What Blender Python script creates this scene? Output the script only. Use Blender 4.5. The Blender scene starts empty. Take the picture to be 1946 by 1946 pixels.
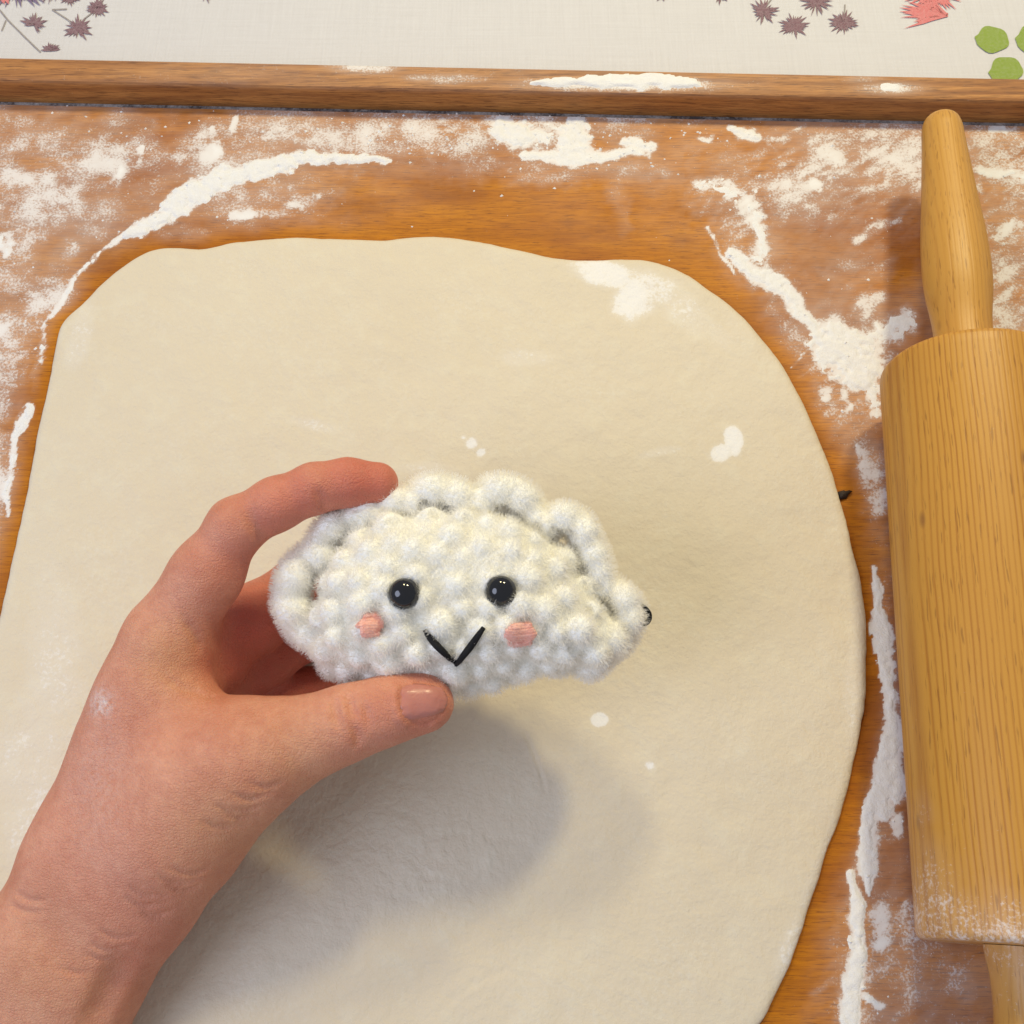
import bpy, math, random
import numpy as np
from mathutils import Matrix, Vector

random.seed(7)
RNG = np.random.default_rng(11)
S = bpy.context.scene
COL = S.collection

# ------------------------------------------------------------------ camera
F = 1946.0                      # focal length in photograph pixels (square frame)
PITCH = math.radians(22.4)
CAM_H = 0.39
cam_d = bpy.data.cameras.new('camera')
cam = bpy.data.objects.new('camera', cam_d)
COL.objects.link(cam)
cam.location = (0, 0, CAM_H)
cam.rotation_euler = (PITCH, 0, 0)
cam_d.sensor_width = 36
cam_d.lens = 36
cam_d.clip_start = 0.01
cam_d.clip_end = 50
S.camera = cam

# ------------------------------------------------------------------ light
w = bpy.data.worlds.new('World')
S.world = w
w.use_nodes = True
bg = w.node_tree.nodes['Background']
bg.inputs[0].default_value = (0.86, 0.90, 1.0, 1)
bg.inputs[1].default_value = 0.35

def area(name, loc, target, size, power, col):
    l = bpy.data.lights.new(name, 'AREA')
    l.shape = 'DISK'
    l.size = size
    l.energy = power
    l.color = col
    o = bpy.data.objects.new(name, l)
    COL.objects.link(o)
    o.location = loc
    d = Vector(target) - Vector(loc)
    o.rotation_euler = d.to_track_quat('-Z', 'Y').to_euler()
    return o

area('cabinet_lamp', (-0.03, 0.84, 0.84), (0.0, 0.15, 0), 0.13, 2.6, (1.0, 0.87, 0.50))
area('cabinet_lamp', (0.36, 0.80, 0.84), (0.05, 0.15, 0), 0.11, 4.3, (1.0, 0.87, 0.50))
area('window_light', (-0.75, -0.22, 0.85), (-0.08, 0.08, 0.03), 0.7, 5.5, (0.72, 0.78, 1.0))

S.view_settings.view_transform = 'Standard'
S.view_settings.look = 'None'
S.view_settings.exposure = 0.32
S.view_settings.gamma = 1.0
S.view_settings.use_curve_mapping = False

# ------------------------------------------------------------------ helpers
ct, st_ = math.cos(PITCH), math.sin(PITCH)
def at(x, y, z=0.0):
    """the point at height z seen at photograph pixel (x, y)"""
    u, v = (x - 973) / F, (973 - y) / F
    r = (u, st_ + v * ct, -ct + v * st_)
    t = (z - CAM_H) / r[2]
    return (t * r[0], t * r[1], z)

CW = np.array(((1, 0, 0), (0, ct, -st_), (0, st_, ct)))     # camera axes -> world
def cam2world(p):
    return np.asarray(p) @ CW.T + np.array((0, 0, CAM_H))
def cp(x, y, d):
    """camera-space point at pixel (x, y), d metres deep"""
    return np.array(((x - 973) / F * d, (973 - y) / F * d, -d))

def tag(o, label=None, cat=None, group=None, kind=None):
    if label: o['label'] = label
    if cat: o['category'] = cat
    if group: o['group'] = group
    if kind: o['kind'] = kind
    return o

def mesh(name, v, f, mat=None, parent=None, smooth=True):
    me = bpy.data.meshes.new(name)
    v = np.asarray(v, dtype=np.float32)
    if isinstance(f, np.ndarray):
        n, k = f.shape
        me.vertices.add(len(v)); me.vertices.foreach_set('co', v.ravel())
        me.loops.add(n * k); me.loops.foreach_set('vertex_index', f.astype(np.int32).ravel())
        me.polygons.add(n)
        me.polygons.foreach_set('loop_start', np.arange(0, n * k, k, dtype=np.int32))
        me.update(calc_edges=True)
    else:
        me.from_pydata([tuple(map(float, p)) for p in v], [], f)
        me.update()
    if smooth:
        me.polygons.foreach_set('use_smooth', np.ones(len(me.polygons), dtype=bool))
    if mat: me.materials.append(mat)
    o = bpy.data.objects.new(name, me)
    COL.objects.link(o)
    if parent: o.parent = parent
    return o

def attr(o, name, vals):
    a = o.data.attributes.new(name, 'FLOAT', 'POINT')
    a.data.foreach_set('value', np.asarray(vals, dtype=np.float32))

def empty(name, loc=(0, 0, 0), rz=0):
    o = bpy.data.objects.new(name, None)
    COL.objects.link(o)
    o.location = loc
    o.rotation_euler = (0, 0, rz)
    o.empty_display_size = 0.02
    return o

# value noise
_tabs = {}
def vnoise(x, y, s, seed=0):
    if seed not in _tabs:
        _tabs[seed] = np.random.default_rng(seed + 100).random((256, 256)).astype(np.float32)
    T = _tabs[seed]
    x = x / s; y = y / s
    xi = np.floor(x).astype(int); yi = np.floor(y).astype(int)
    fx = x - xi; fy = y - yi
    fx = fx * fx * (3 - 2 * fx); fy = fy * fy * (3 - 2 * fy)
    a = T[yi % 256, xi % 256]; b = T[yi % 256, (xi + 1) % 256]
    c = T[(yi + 1) % 256, xi % 256]; d = T[(yi + 1) % 256, (xi + 1) % 256]
    return (a * (1 - fx) + b * fx) * (1 - fy) + (c * (1 - fx) + d * fx) * fy
def fbm(x, y, s, o=4, seed=0):
    r = 0; a = 0.5; t = 0
    for i in range(o):
        r = r + a * vnoise(x + 3.1 * i, y - 1.7 * i, s / 2 ** i, seed + i); t += a; a *= 0.55
    return r / t
def sstep(a, b, x):
    t = np.clip((x - a) / (b - a), 0, 1)
    return t * t * (3 - 2 * t)

# nodes
class NT:
    def __init__(s, name):
        s.m = bpy.data.materials.new(name); s.m.use_nodes = True
        s.t = s.m.node_tree; s.t.nodes.clear()
    def n(s, typ, ins=None, **kw):
        nd = s.t.nodes.new(typ)
        for k, v in kw.items(): setattr(nd, k, v)
        for k, v in (ins or {}).items():
            if isinstance(v, bpy.types.NodeSocket): s.t.links.new(v, nd.inputs[k])
            elif hasattr(v, 'outputs'): s.t.links.new(v.outputs[0], nd.inputs[k])
            else: nd.inputs[k].default_value = v
        return nd
    def math(s, op, a, b=0.0, c=0.0, clamp=False):
        return s.n('ShaderNodeMath', {0: a, 1: b, 2: c}, operation=op, use_clamp=clamp).outputs[0]
    def mix(s, f, a, b, mode='MIX'):
        nd = s.n('ShaderNodeMix', {0: f, 6: a, 7: b}, data_type='RGBA', blend_type=mode)
        return nd.outputs[2]
    def ramp(s, f, stops, interp='LINEAR'):
        nd = s.n('ShaderNodeValToRGB', {0: f})
        nd.color_ramp.interpolation = interp
        e = nd.color_ramp.elements
        while len(e) < len(stops): e.new(0.5)
        for i, (p, c) in enumerate(stops):
            e[i].position = p
            e[i].color = (c, c, c, 1) if not isinstance(c, tuple) else (*c, 1)
        return nd.outputs[0]
    def noise(s, vec, scale, detail=4, rough=0.55, dist=0.0):
        return s.n('ShaderNodeTexNoise', {'Vector': vec, 'Scale': scale, 'Detail': detail, 'Roughness': rough, 'Distortion': dist}).outputs[0]
    def maps(s, vec, scale=(1, 1, 1), loc=(0, 0, 0), rot=(0, 0, 0)):
        return s.n('ShaderNodeMapping', {'Vector': vec, 'Scale': scale, 'Location': loc, 'Rotation': rot}).outputs[0]
    def obj(s):
        return s.n('ShaderNodeTexCoord').outputs['Object']
    def at(s, name):
        return s.n('ShaderNodeAttribute', attribute_name=name).outputs['Fac']
    def bump(s, h, dist, strength=1.0, nrm=None):
        i = {'Height': h, 'Distance': dist, 'Strength': strength}
        if nrm is not None: i['Normal'] = nrm
        return s.n('ShaderNodeBump', i).outputs[0]
    def out(s, col, rough=0.5, nrm=None, spec=0.5, **ins):
        i = {'Base Color': col, 'Roughness': rough, 'Specular IOR Level': spec}
        if nrm is not None: i['Normal'] = nrm
        i.update(ins)
        b = s.n('ShaderNodeBsdfPrincipled', i)
        s.n('ShaderNodeOutputMaterial', {'Surface': b.outputs[0]})
        return s.m

FLOUR = (0.79, 0.77, 0.75, 1)

def flour_mix(t, base, cov, fine=900, vk=0.5):
    """flour dust: coverage attribute broken up into grains"""
    o = t.obj()
    n = t.math('ADD', t.math('MULTIPLY', t.noise(o, fine, 3, 0.7), 0.62), t.math('MULTIPLY', t.noise(o, fine * 0.16, 4, 0.65), 0.38))
    n = t.n('ShaderNodeMapRange', {0: n, 1: 0.28, 2: 0.72, 3: 0.0, 4: 1.0}).outputs[0]
    d = t.math('SUBTRACT', t.math('MULTIPLY', cov, 1.12), t.math('MULTIPLY', n, 0.86))
    m = t.n('ShaderNodeMapRange', {0: d, 1: -0.20, 2: 0.30, 3: 0.0, 4: 1.0}, interpolation_type='SMOOTHSTEP').outputs[0]
    veil = t.math('MULTIPLY', cov, vk)
    m = t.math('MAXIMUM', t.math('MULTIPLY', m, t.math('MULTIPLY_ADD', cov, 0.45, 0.55, True)), veil)
    return t.mix(m, base, FLOUR), m

# ------------------------------------------------------------------ materials
def mat_board():
    t = NT('board_wood'); o = t.obj()
    a = t.noise(t.maps(o, (1.0, 9.0, 1.0)), 9, 6, 0.6, 0.8)
    b = t.noise(t.maps(o, (4.0, 60.0, 1.0)), 14, 5, 0.65, 0.4)
    p = t.noise(t.maps(o, (60.0, 900.0, 1.0)), 2.2, 3, 0.6)
    c = t.noise(t.maps(o, (1.0, 1.7, 1.0)), 9, 4, 0.55)
    d = t.noise(t.maps(o, (1.0, 1.3, 1.0), (3, 5, 0)), 22, 5, 0.6)
    col = t.ramp(a, [(0.25, (0.31, 0.098, 0.006)), (0.48, (0.47, 0.163, 0.008)), (0.75, (0.57, 0.220, 0.011))])
    col = t.mix(t.ramp(b, [(0.42, 0.0), (0.62, 0.5)]), col, (0.25, 0.075, 0.009, 1))
    col = t.mix(t.ramp(c, [(0.45, 0.0), (0.68, 0.75)]), col, (0.27, 0.075, 0.014, 1))
    col = t.mix(t.ramp(d, [(0.52, 0.0), (0.72, 0.5)]), col, (0.24, 0.082, 0.022, 1))
    col = t.mix(t.ramp(p, [(0.56, 0.0), (0.66, 0.75)]), col, (0.16, 0.05, 0.01, 1))
    cov = t.at('flour')
    # a thin film of flour rubbed into the wood, everywhere but where the board was wiped clean
    film = t.math('MULTIPLY', t.ramp(t.noise(t.maps(o, (1, 1.4, 1), (7, 1, 0)), 16, 5, 0.6), [(0.42, 0.0), (0.75, 0.30)]), t.at('film'))
    col = t.mix(film, col, (0.56, 0.47, 0.41, 1))
    col, m = flour_mix(t, col, cov)
    h = t.math('ADD', t.math('MULTIPLY', b, 0.3), m)
    h = t.math('ADD', h, t.math('MULTIPLY', p, -0.3))
    return t.out(col, t.math('MULTIPLY_ADD', m, 0.4, 0.45), t.bump(h, 0.0004, 0.6), 0.13)

def mat_rim():
    t = NT('rim_wood'); o = t.obj()
    a = t.noise(t.maps(o, (3.0, 60.0, 60.0)), 5, 6, 0.6, 0.5)
    b = t.noise(t.maps(o, (10.0, 160.0, 160.0)), 6, 4, 0.6)
    col = t.ramp(a, [(0.3, (0.25, 0.095, 0.028)), (0.55, (0.42, 0.18, 0.05)), (0.75, (0.53, 0.245, 0.07))])
    col = t.mix(t.ramp(b, [(0.5, 0.0), (0.7, 0.5)]), col, (0.16, 0.065, 0.022, 1))
    p = t.noise(t.maps(o, (40.0, 800.0, 800.0)), 2.5, 3, 0.6)
    col = t.mix(t.ramp(p, [(0.54, 0.0), (0.66, 0.7)]), col, (0.11, 0.04, 0.014, 1))
    cov = t.at('flour')
    col, m = flour_mix(t, col, cov)
    return t.out(col, 0.5, t.bump(t.math('ADD', t.math('SUBTRACT', b, p), m), 0.0003, 0.6), 0.3)

def mat_flour():
    t = NT('flour'); o = t.obj()
    n = t.noise(o, 1500, 3, 0.7); n2 = t.noise(o, 300, 4, 0.6)
    col = t.mix(n2, (0.73, 0.71, 0.69, 1), (0.83, 0.82, 0.81, 1))
    return t.out(col, 0.9, t.bump(t.math('ADD', n, n2), 0.0006, 0.55), 0.1)

def mat_dough():
    t = NT('dough'); o = t.obj()
    big = t.noise(o, 9, 3, 0.5); mid = t.noise(o, 110, 4, 0.6); fine = t.noise(o, 700, 3, 0.6)
    col = t.mix(big, (0.625, 0.535, 0.40, 1), (0.675, 0.595, 0.465, 1))
    col = t.mix(t.ramp(mid, [(0.5, 0.0), (0.72, 0.35)]), col, (0.70, 0.645, 0.51, 1))
    dust = t.math('MULTIPLY', t.ramp(t.noise(o, 26, 4, 0.6), [(0.45, 0.0), (0.75, 1.0)]), t.ramp(t.noise(o, 520, 4, 0.7), [(0.48, 0.0), (0.68, 0.5)]))
    col = t.mix(dust, col, (0.72, 0.675, 0.58, 1))
    cov = t.at('flour')
    col, m = flour_mix(t, col, cov, 620, 0.5)
    pit = t.at('pit')
    pits = t.noise(o, 230, 3, 0.55, 0.4)
    h = t.math('ADD', t.math('MULTIPLY', mid, 0.35), t.math('MULTIPLY', fine, 0.16))
    h = t.math('ADD', h, t.math('MULTIPLY', t.noise(o, 330, 3, 0.6), 0.28))
    h = t.math('ADD', h, t.math('MULTIPLY', t.math('MULTIPLY', pits, pit), 1.5))
    return t.out(col, 0.62, t.bump(h, 0.0016, 0.7), 0.3)

def mat_pin(name, light):
    t = NT(name); o = t.obj()
    wob = t.noise(t.maps(o, (8, 3, 8)), 3, 3, 0.5)
    sp = t.n('ShaderNodeSeparateXYZ', {0: o})
    dx = t.math('ADD', sp.outputs[0], 0.055); dz = t.math('SUBTRACT', sp.outputs[2], 0.012)
    r = t.math('SQRT', t.math('ADD', t.math('MULTIPLY', dx, dx), t.math('MULTIPLY', dz, dz)))
    ph = t.math('ADD', t.math('MULTIPLY', r, 3300.0), t.math('MULTIPLY', wob, 14.0))
    ring = t.math('MULTIPLY_ADD', t.math('SINE', ph), 0.5, 0.5)
    st = t.noise(t.maps(o, (300, 9, 300)), 2.2, 4, 0.6)
    fl = t.noise(t.maps(o, (900, 70, 900)), 1.4, 2, 0.5)
    big = t.noise(t.maps(o, (40, 6, 40)), 1, 3, 0.5)
    c0, c1 = ((0.47, 0.215, 0.030, 1), (0.59, 0.30, 0.046, 1)) if light else ((0.49, 0.235, 0.038, 1), (0.57, 0.30, 0.055, 1))
    col = t.mix(big, c0, c1)
    k = t.math('MULTIPLY', t.math('POWER', ring, 3.0), t.ramp(st, [(0.30, 0.3), (0.66, 1.0)]))
    col = t.mix(t.math('MULTIPLY', k, 0.8 if light else 0.3), col, (0.34, 0.125, 0.014, 1))
    col = t.mix(t.ramp(fl, [(0.61, 0.0), (0.70, 0.5)]), col, (0.20, 0.075, 0.014, 1))
    kn = t.n('ShaderNodeTexVoronoi', {'Vector': t.maps(o, (1, 0.45, 1)), 'Scale': 75.0}).outputs['Distance']
    col = t.mix(t.ramp(kn, [(0.05, 0.55), (0.14, 0.0)]), col, (0.16, 0.06, 0.02, 1))
    col, m = flour_mix(t, col, t.at('flour'), 800, 0.25)
    h = t.math('ADD', t.math('MULTIPLY', k, -0.5), t.math('MULTIPLY', fl, -0.3))
    return t.out(col, 0.42, t.bump(h, 0.0003, 0.5), 0.4)

def mat_cloth(name, c0, c1, ink=0.0):
    t = NT(name); o = t.obj()
    r = t.maps(o, (1, 1, 1), (0, 0, 0), (0, 0, 0.03))
    sp = t.n('ShaderNodeSeparateXYZ', {0: r})
    nz = t.noise(o, 420, 3, 0.6)
    wx = t.math('SINE', t.math('ADD', t.math('MULTIPLY', sp.outputs[0], 7400.0), t.math('MULTIPLY', nz, 5.0)))
    wy = t.math('SINE', t.math('ADD', t.math('MULTIPLY', sp.outputs[1], 6600.0), t.math('MULTIPLY', nz, 5.0)))
    wv = t.math('MULTIPLY', wx, wy)
    wv = t.math('MULTIPLY_ADD', wv, 0.5, 0.5)
    slub = t.noise(t.maps(o, (25, 900, 1)), 1, 3, 0.6); slub2 = t.noise(t.maps(o, (900, 25, 1)), 1, 3, 0.6)
    f = t.math('ADD', t.math('MULTIPLY', wv, 0.35), t.math('MULTIPLY', t.math('ADD', slub, slub2), 0.33), clamp=True)
    col = t.mix(f, c0, c1)
    if ink:
        worn = t.math('ADD', t.math('MULTIPLY', t.noise(o, 650, 4, 0.7), 0.6), t.math('MULTIPLY', wv, 0.4))
        col = t.mix(t.ramp(worn, [(0.42, 0.0), (0.85, ink)]), col, (0.66, 0.63, 0.62, 1))
    return t.out(col, 0.9, t.bump(f, 0.0004, 0.8), 0.1)

def mat_plain(name, col, rough=0.6, spec=0.4, bump=None, **kw):
    t = NT(name)
    nr = None; c = (*col, 1)
    if bump:
        nz = t.noise(t.obj(), bump[0], 3, 0.6)
        nr = t.bump(nz, bump[1], 0.6)
        c = t.mix(nz, tuple(x * 0.85 for x in col) + (1,), tuple(min(1, x * 1.12) for x in col) + (1,))
    return t.out(c, rough, nr, spec, **kw)

def mat_yarn(name, col, sheen=0.3):
    t = NT(name); o = t.obj()
    n = t.noise(o, 900, 3, 0.65); n2 = t.noise(o, 160, 3, 0.5)
    a = tuple(x * 0.93 for x in col) + (1,); b = tuple(min(0.93, x * 1.04) for x in col) + (1,)
    c = t.mix(n2, a, b)
    return t.out(c, 0.95, t.bump(n, 0.0007, 0.7), 0.05, **{'Sheen Weight': sheen, 'Sheen Roughness': 0.5})

def mat_skin():
    t = NT('skin'); o = t.obj()
    red = t.at('red'); yel = t.at('yellow')
    big = t.ramp(t.noise(o, 55, 5, 0.65), [(0.3, 0.0), (0.7, 1.0)]); mot = t.noise(o, 330, 4, 0.65)
    c = t.mix(big, (0.545, 0.208, 0.122, 1), (0.69, 0.325, 0.208, 1))
    c = t.mix(yel, c, (0.61, 0.345, 0.135, 1))
    c = t.mix(red, c, (0.55, 0.135, 0.085, 1))
    fl_ = t.at('flour')
    c = t.mix(t.ramp(mot, [(0.42, 0.0), (0.72, 0.38)]), c, (0.47, 0.155, 0.095, 1))
    c = t.mix(t.math('MULTIPLY', fl_, t.ramp(t.noise(o, 500, 4, 0.7), [(0.35, 0.0), (0.6, 1.0)])), c, (0.74, 0.68, 0.64, 1))
    # fine skin relief: crossing furrows and pores
    v1 = t.n('ShaderNodeTexVoronoi', {'Vector': t.maps(o, (1, 1, 1), (0, 0, 0), (0.3, 0.2, 0.6)), 'Scale': 900.0}, feature='DISTANCE_TO_EDGE').outputs['Distance']
    lines = t.noise(t.maps(o, (0.35, 1.6, 1), (0, 0, 0), (0, 0, 0.5)), 900, 3, 0.6, 0.5)
    h = t.math('ADD', t.math('MULTIPLY', t.math('MINIMUM', v1, 0.2), 1.6), t.math('MULTIPLY', lines, 0.8))
    h = t.math('ADD', h, t.math('MULTIPLY', t.noise(o, 1700, 2, 0.6), 0.7))
    return t.out(c, t.math('MULTIPLY_ADD', big, 0.15, 0.42), t.bump(h, 0.0005, 0.65), 0.4,
                 **{'Subsurface Weight': 0.2, 'Subsurface Radius': (0.006, 0.0022, 0.0012), 'Subsurface Scale': 1.0})

M_BOARD, M_RIM, M_FLOUR, M_DOUGH = mat_board(), mat_rim(), mat_flour(), mat_dough()
M_BARREL, M_HANDLE = mat_pin('barrel_wood', True), mat_pin('handle_wood', False)

# ------------------------------------------------------------------ tablecloth
CZ = -0.022
nx, ny = 260, 260
gx, gy = np.meshgrid(np.linspace(-0.9, 0.9, nx), np.linspace(-0.6, 1.2, ny))
def cloth_z(x, y):
    return CZ + 0.0012 * (fbm(np.asarray(x) + 3, np.asarray(y) + 3, 0.12, 3, 40) - 0.5)
gz = cloth_z(gx, gy)
def gridfaces(nx, ny):
    i = np.arange(nx * ny).reshape(ny, nx)
    return np.stack((i[:-1, :-1], i[:-1, 1:], i[1:, 1:], i[1:, :-1]), -1).reshape(-1, 4)
cloth = mesh('tablecloth', np.stack((gx, gy, gz), -1).reshape(-1, 3), gridfaces(nx, ny),
             mat_cloth('linen', (0.50, 0.48, 0.485, 1), (0.76, 0.75, 0.765, 1)))
tag(cloth, 'white linen tablecloth printed with purple sprigs, red flower and green leaves behind the board', 'tablecloth')
M_PURPLE = mat_cloth('purple_print', (0.13, 0.055, 0.078, 1), (0.27, 0.15, 0.18, 1), 0.5)
M_STEM = mat_cloth('stem_print', (0.22, 0.19, 0.18, 1), (0.36, 0.32, 0.31, 1), 0.5)
M_REDP = mat_cloth('red_print', (0.56, 0.10, 0.11, 1), (0.74, 0.27, 0.26, 1), 0.5)
M_LEAF = mat_cloth('leaf_print', (0.16, 0.26, 0.02, 1), (0.31, 0.40, 0.06, 1), 0.45)
M_VIOLET = mat_cloth('violet_print', (0.10, 0.06, 0.14, 1), (0.24, 0.18, 0.30, 1), 0.4)

def flat(name, polys, mat, lift=0.0004):
    v = []; f = []
    for p in polys:
        b = len(v)
        for (x, y) in p:
            q = at(x, y, CZ)
            v.append((q[0], q[1], float(cloth_z(q[0], q[1])) + lift))
        f.append(tuple(range(b, b + len(p))))
    return mesh(name, v, f, mat, cloth, False)

def strands(cx, cy, r, n, a0=0, a1=2 * math.pi, w=3.4, squash=0.85, rng=random):
    polys = []
    for k in range(n):
        a = a0 + (a1 - a0) * (k + rng.uniform(-0.4, 0.4)) / n
        L = r * rng.uniform(0.65, 1.1); ww = w * rng.uniform(0.7, 1.4)
        dx, dy = math.cos(a), -math.sin(a) * squash
        px, py = -dy, dx
        polys.append([(cx - dx * 2 + px * ww * 0.5, cy - dy * 2 + py * ww * 0.5), (cx + dx * L * 0.55 + px * ww * 0.65, cy + dy * L * 0.55 + py * ww * 0.65),
                      (cx + dx * L, cy + dy * L), (cx + dx * L * 0.55 - px * ww * 0.65, cy + dy * L * 0.55 - py * ww * 0.65), (cx - dx * 2 - px * ww * 0.5, cy - dy * 2 - py * ww * 0.5)])
    return polys

def line(pts, w):
    out = []
    for (a, b) in zip(pts[:-1], pts[1:]):
        dx, dy = b[0] - a[0], b[1] - a[1]; L = math.hypot(dx, dy)
        px, py = -dy / L * w / 2, dx / L * w / 2
        out.append([(a[0] + px, a[1] + py), (b[0] + px, b[1] + py), (b[0] - px, b[1] - py), (a[0] - px, a[1] - py)])
    return out

for k, (x, y, r, n, a0, a1) in enumerate([(185, 16, 24, 26, 0, 6.28), (149, 55, 32, 22, -2.2, 4.1), (66, 48, 27, 17, -1.2, 3.6), (96, 97, 20, 12, 0, 3.3),
                                        (132, -4, 22, 18, 0, 6.28), (1451, 24, 30, 20, 0, 6.28), (1508, 49, 31, 26, 0, 6.28), (1603, 44, 32, 24, 0, 6.28),
                                        (1551, 4, 34, 24, 0, 6.28), (1368, -8, 22, 18, 0, 6.28), (1258, -10, 18, 14, 0, 6.28), (390, -14, 26, 14, 0, 6.28)]):
    flat('flower_print', strands(x, y, r, n, a0, a1), M_PURPLE, 0.0004 + 0.00004 * (k % 3))
for pts in [[(0, 20), (16, 40), (48, 72), (78, 101)], [(100, 20), (128, 38), (146, 52)], [(100, 20), (128, 19)], [(178, 24), (158, 40)], [(12, 40), (4, 60)],
            [(1605, 10), (1604, 40)], [(1480, -20), (1455, 14)]]:
    flat('stem_print', line(pts, 2.6), M_STEM, 0.00035)
flat('flower_print', strands(30, -34, 84, 40, -2.9, -0.2, 9, 0.62), M_VIOLET, 0.0005)
flat('flower_print', strands(100, -30, 62, 30, -2.9, -0.3, 7, 0.62), M_PURPLE, 0.00055)
flat('flower_print', strands(4, -24, 44, 18, -2.9, -0.2, 12, 0.8), M_REDP, 0.0006)
flat('flower_print', strands(1798, 30, 84, 22, 2.25, 3.6, 5.5, 0.75), M_REDP, 0.0005)
flat('flower_print', strands(1775, -16, 58, 20, 3.2, 5.9, 5.5, 0.8), M_REDP, 0.00055)
def leaf(cx, cy, rx, ry, rot):
    p = []
    for k in range(26):
        a = 2 * math.pi * k / 26
        m = 1 + 0.05 * math.sin(5 * a) + (0.14 if k == 13 else 0)
        x = rx * math.cos(a) * m; y = ry * math.sin(a) * (1 - 0.12 * math.cos(a)) * m
        p.append((cx + x * math.cos(rot) - y * math.sin(rot), cy + x * math.sin(rot) + y * math.cos(rot)))
    return p
for (x, y, rx, ry, rot) in [(1886, 77, 31, 25, 0.15), (1912, 136, 31, 27, -0.1), (1962, 77, 30, 28, 0.1)]:
    flat('leaf_print', [leaf(x, y, rx, ry, rot)], M_LEAF, 0.0005)

# ------------------------------------------------------------------ pastry board
board = empty('pastry_board', (0, 0.1, 0))
tag(board, 'orange-brown wooden pastry board dusted with flour, with a raised rim at the back', 'pastry board')
# the rim's inner foot line in world space (runs slightly askew to the picture)
RA = np.array(at(0, 199)); RB = np.array(at(1946, 240))
rdir = (RB - RA)[:2] / np.linalg.norm((RB - RA)[:2])
rn = np.array((-rdir[1], rdir[0]))          # towards the back
ANG = math.atan2(rdir[1], rdir[0])

X0, X1, Y0, Y1 = -0.36, 0.36, -0.16, 0.0
STEP = 0.0008
# board coordinates: s along the rim, q away from it towards the camera
ns, nq = int(0.74 / STEP) + 1, int(0.545 / STEP) + 1
gs, gq = np.meshgrid(np.linspace(-0.37, 0.37, ns), np.linspace(-0.545, 0.0, nq))
org = RA[:2] + rdir * (0 - RA[0]) / rdir[0]
BX = org[0] + gs * rdir[0] + gq * rn[0]; BY = org[1] + gs * rdir[1] + gq * rn[1]

def w2p(x, y, z=0.0):
    """photograph pixel of a world point (used to lay flour out where it lies on the board)"""
    yy = y; zz = z - CAM_H
    d = yy * st_ - zz * ct
    return 973 + F * x / d, 973 - F * (yy * ct + zz * st_) / d

# flour strokes: points on the board with width (px at that spot), coverage, softness, thickness of the heap
ST = []
def stroke(pts, cov, soft=0.5, thick=0.0):
    ST.append((pts, cov, soft, thick))
# --- left ridge
stroke([(740, 300, 8), (690, 302, 13), (640, 303, 20), (585, 300, 26), (540, 312, 28), (480, 326, 32), (420, 342, 36), (370, 362, 38), (335, 388, 34), (318, 412, 24), (285, 424, 22), (258, 437, 22), (240, 446, 12)], 1.0, 0.3, 1.0)
stroke([(240, 446, 10), (207, 466, 7), (166, 499, 6), (137, 532, 7), (116, 565, 8), (95, 602, 10), (83, 645, 10), (76, 690, 8)], 0.92, 0.5, 0.3)
stroke([(84, 640, 16), (72, 690, 18), (66, 740, 14)], 0.75, 0.7, 0.0)
stroke([(60, 775, 18), (42, 800, 24), (30, 826, 14)], 1.0, 0.4, 0.6)
stroke([(30, 826, 10), (20, 880, 12), (14, 930, 14), (10, 985, 6)], 0.95, 0.4, 0.35)
stroke([(60, 640, 50), (30, 700, 70), (20, 760, 50)], 0.55, 0.9)
stroke([(110, 610, 12), (60, 680, 26), (40, 720, 20)], 0.62, 0.8)
stroke([(0, 465, 46), (14, 480, 30)], 0.9, 0.5, 0.3)
stroke([(0, 400, 80), (14, 340, 60)], 0.62, 0.9)
stroke([(30, 372, 20), (62, 384, 16)], 0.75, 0.6)
stroke([(225, 350, 36), (232, 310, 40), (262, 288, 26)], 0.66, 0.8)
stroke([(266, 280, 14), (260, 296, 14)], 0.95, 0.5, 0.3)
stroke([(232, 316, 16), (225, 332, 18)], 0.9, 0.6, 0.2)
stroke([(200, 375, 80), (185, 420, 60)], 0.48, 0.9)
stroke([(110, 262, 60), (40, 275, 70), (0, 290, 60)], 0.50, 0.9)
stroke([(60, 230, 40), (0, 232, 44)], 0.45, 0.9)
stroke([(130, 480, 60), (110, 520, 60)], 0.5, 0.9)
stroke([(140, 470, 20), (132, 488, 26)], 0.72, 0.7)
stroke([(385, 268, 40), (398, 300, 46)], 0.72, 0.7, 0.15)
stroke([(398, 246, 14), (412, 290, 26)], 0.85, 0.6, 0.2)
stroke([(360, 290, 30), (340, 300, 30)], 0.6, 0.8)
stroke([(510, 252, 34), (545, 256, 38)], 0.8, 0.8, 0.15)
stroke([(445, 404, 18), (500, 412, 20), (540, 400, 22), (600, 378, 20), (612, 372, 10)], 0.82, 0.7, 0.2)
stroke([(470, 380, 60), (480, 345, 50)], 0.52, 0.9)
stroke([(555, 365, 16), (570, 395, 24)], 0.75, 0.7)
stroke([(620, 370, 50), (570, 420, 60), (480, 430, 50)], 0.36, 0.9)
stroke([(320, 440, 60), (380, 450, 40)], 0.42, 0.9)
stroke([(455, 230, 10), (445, 250, 12)], 0.85, 0.6)
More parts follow.
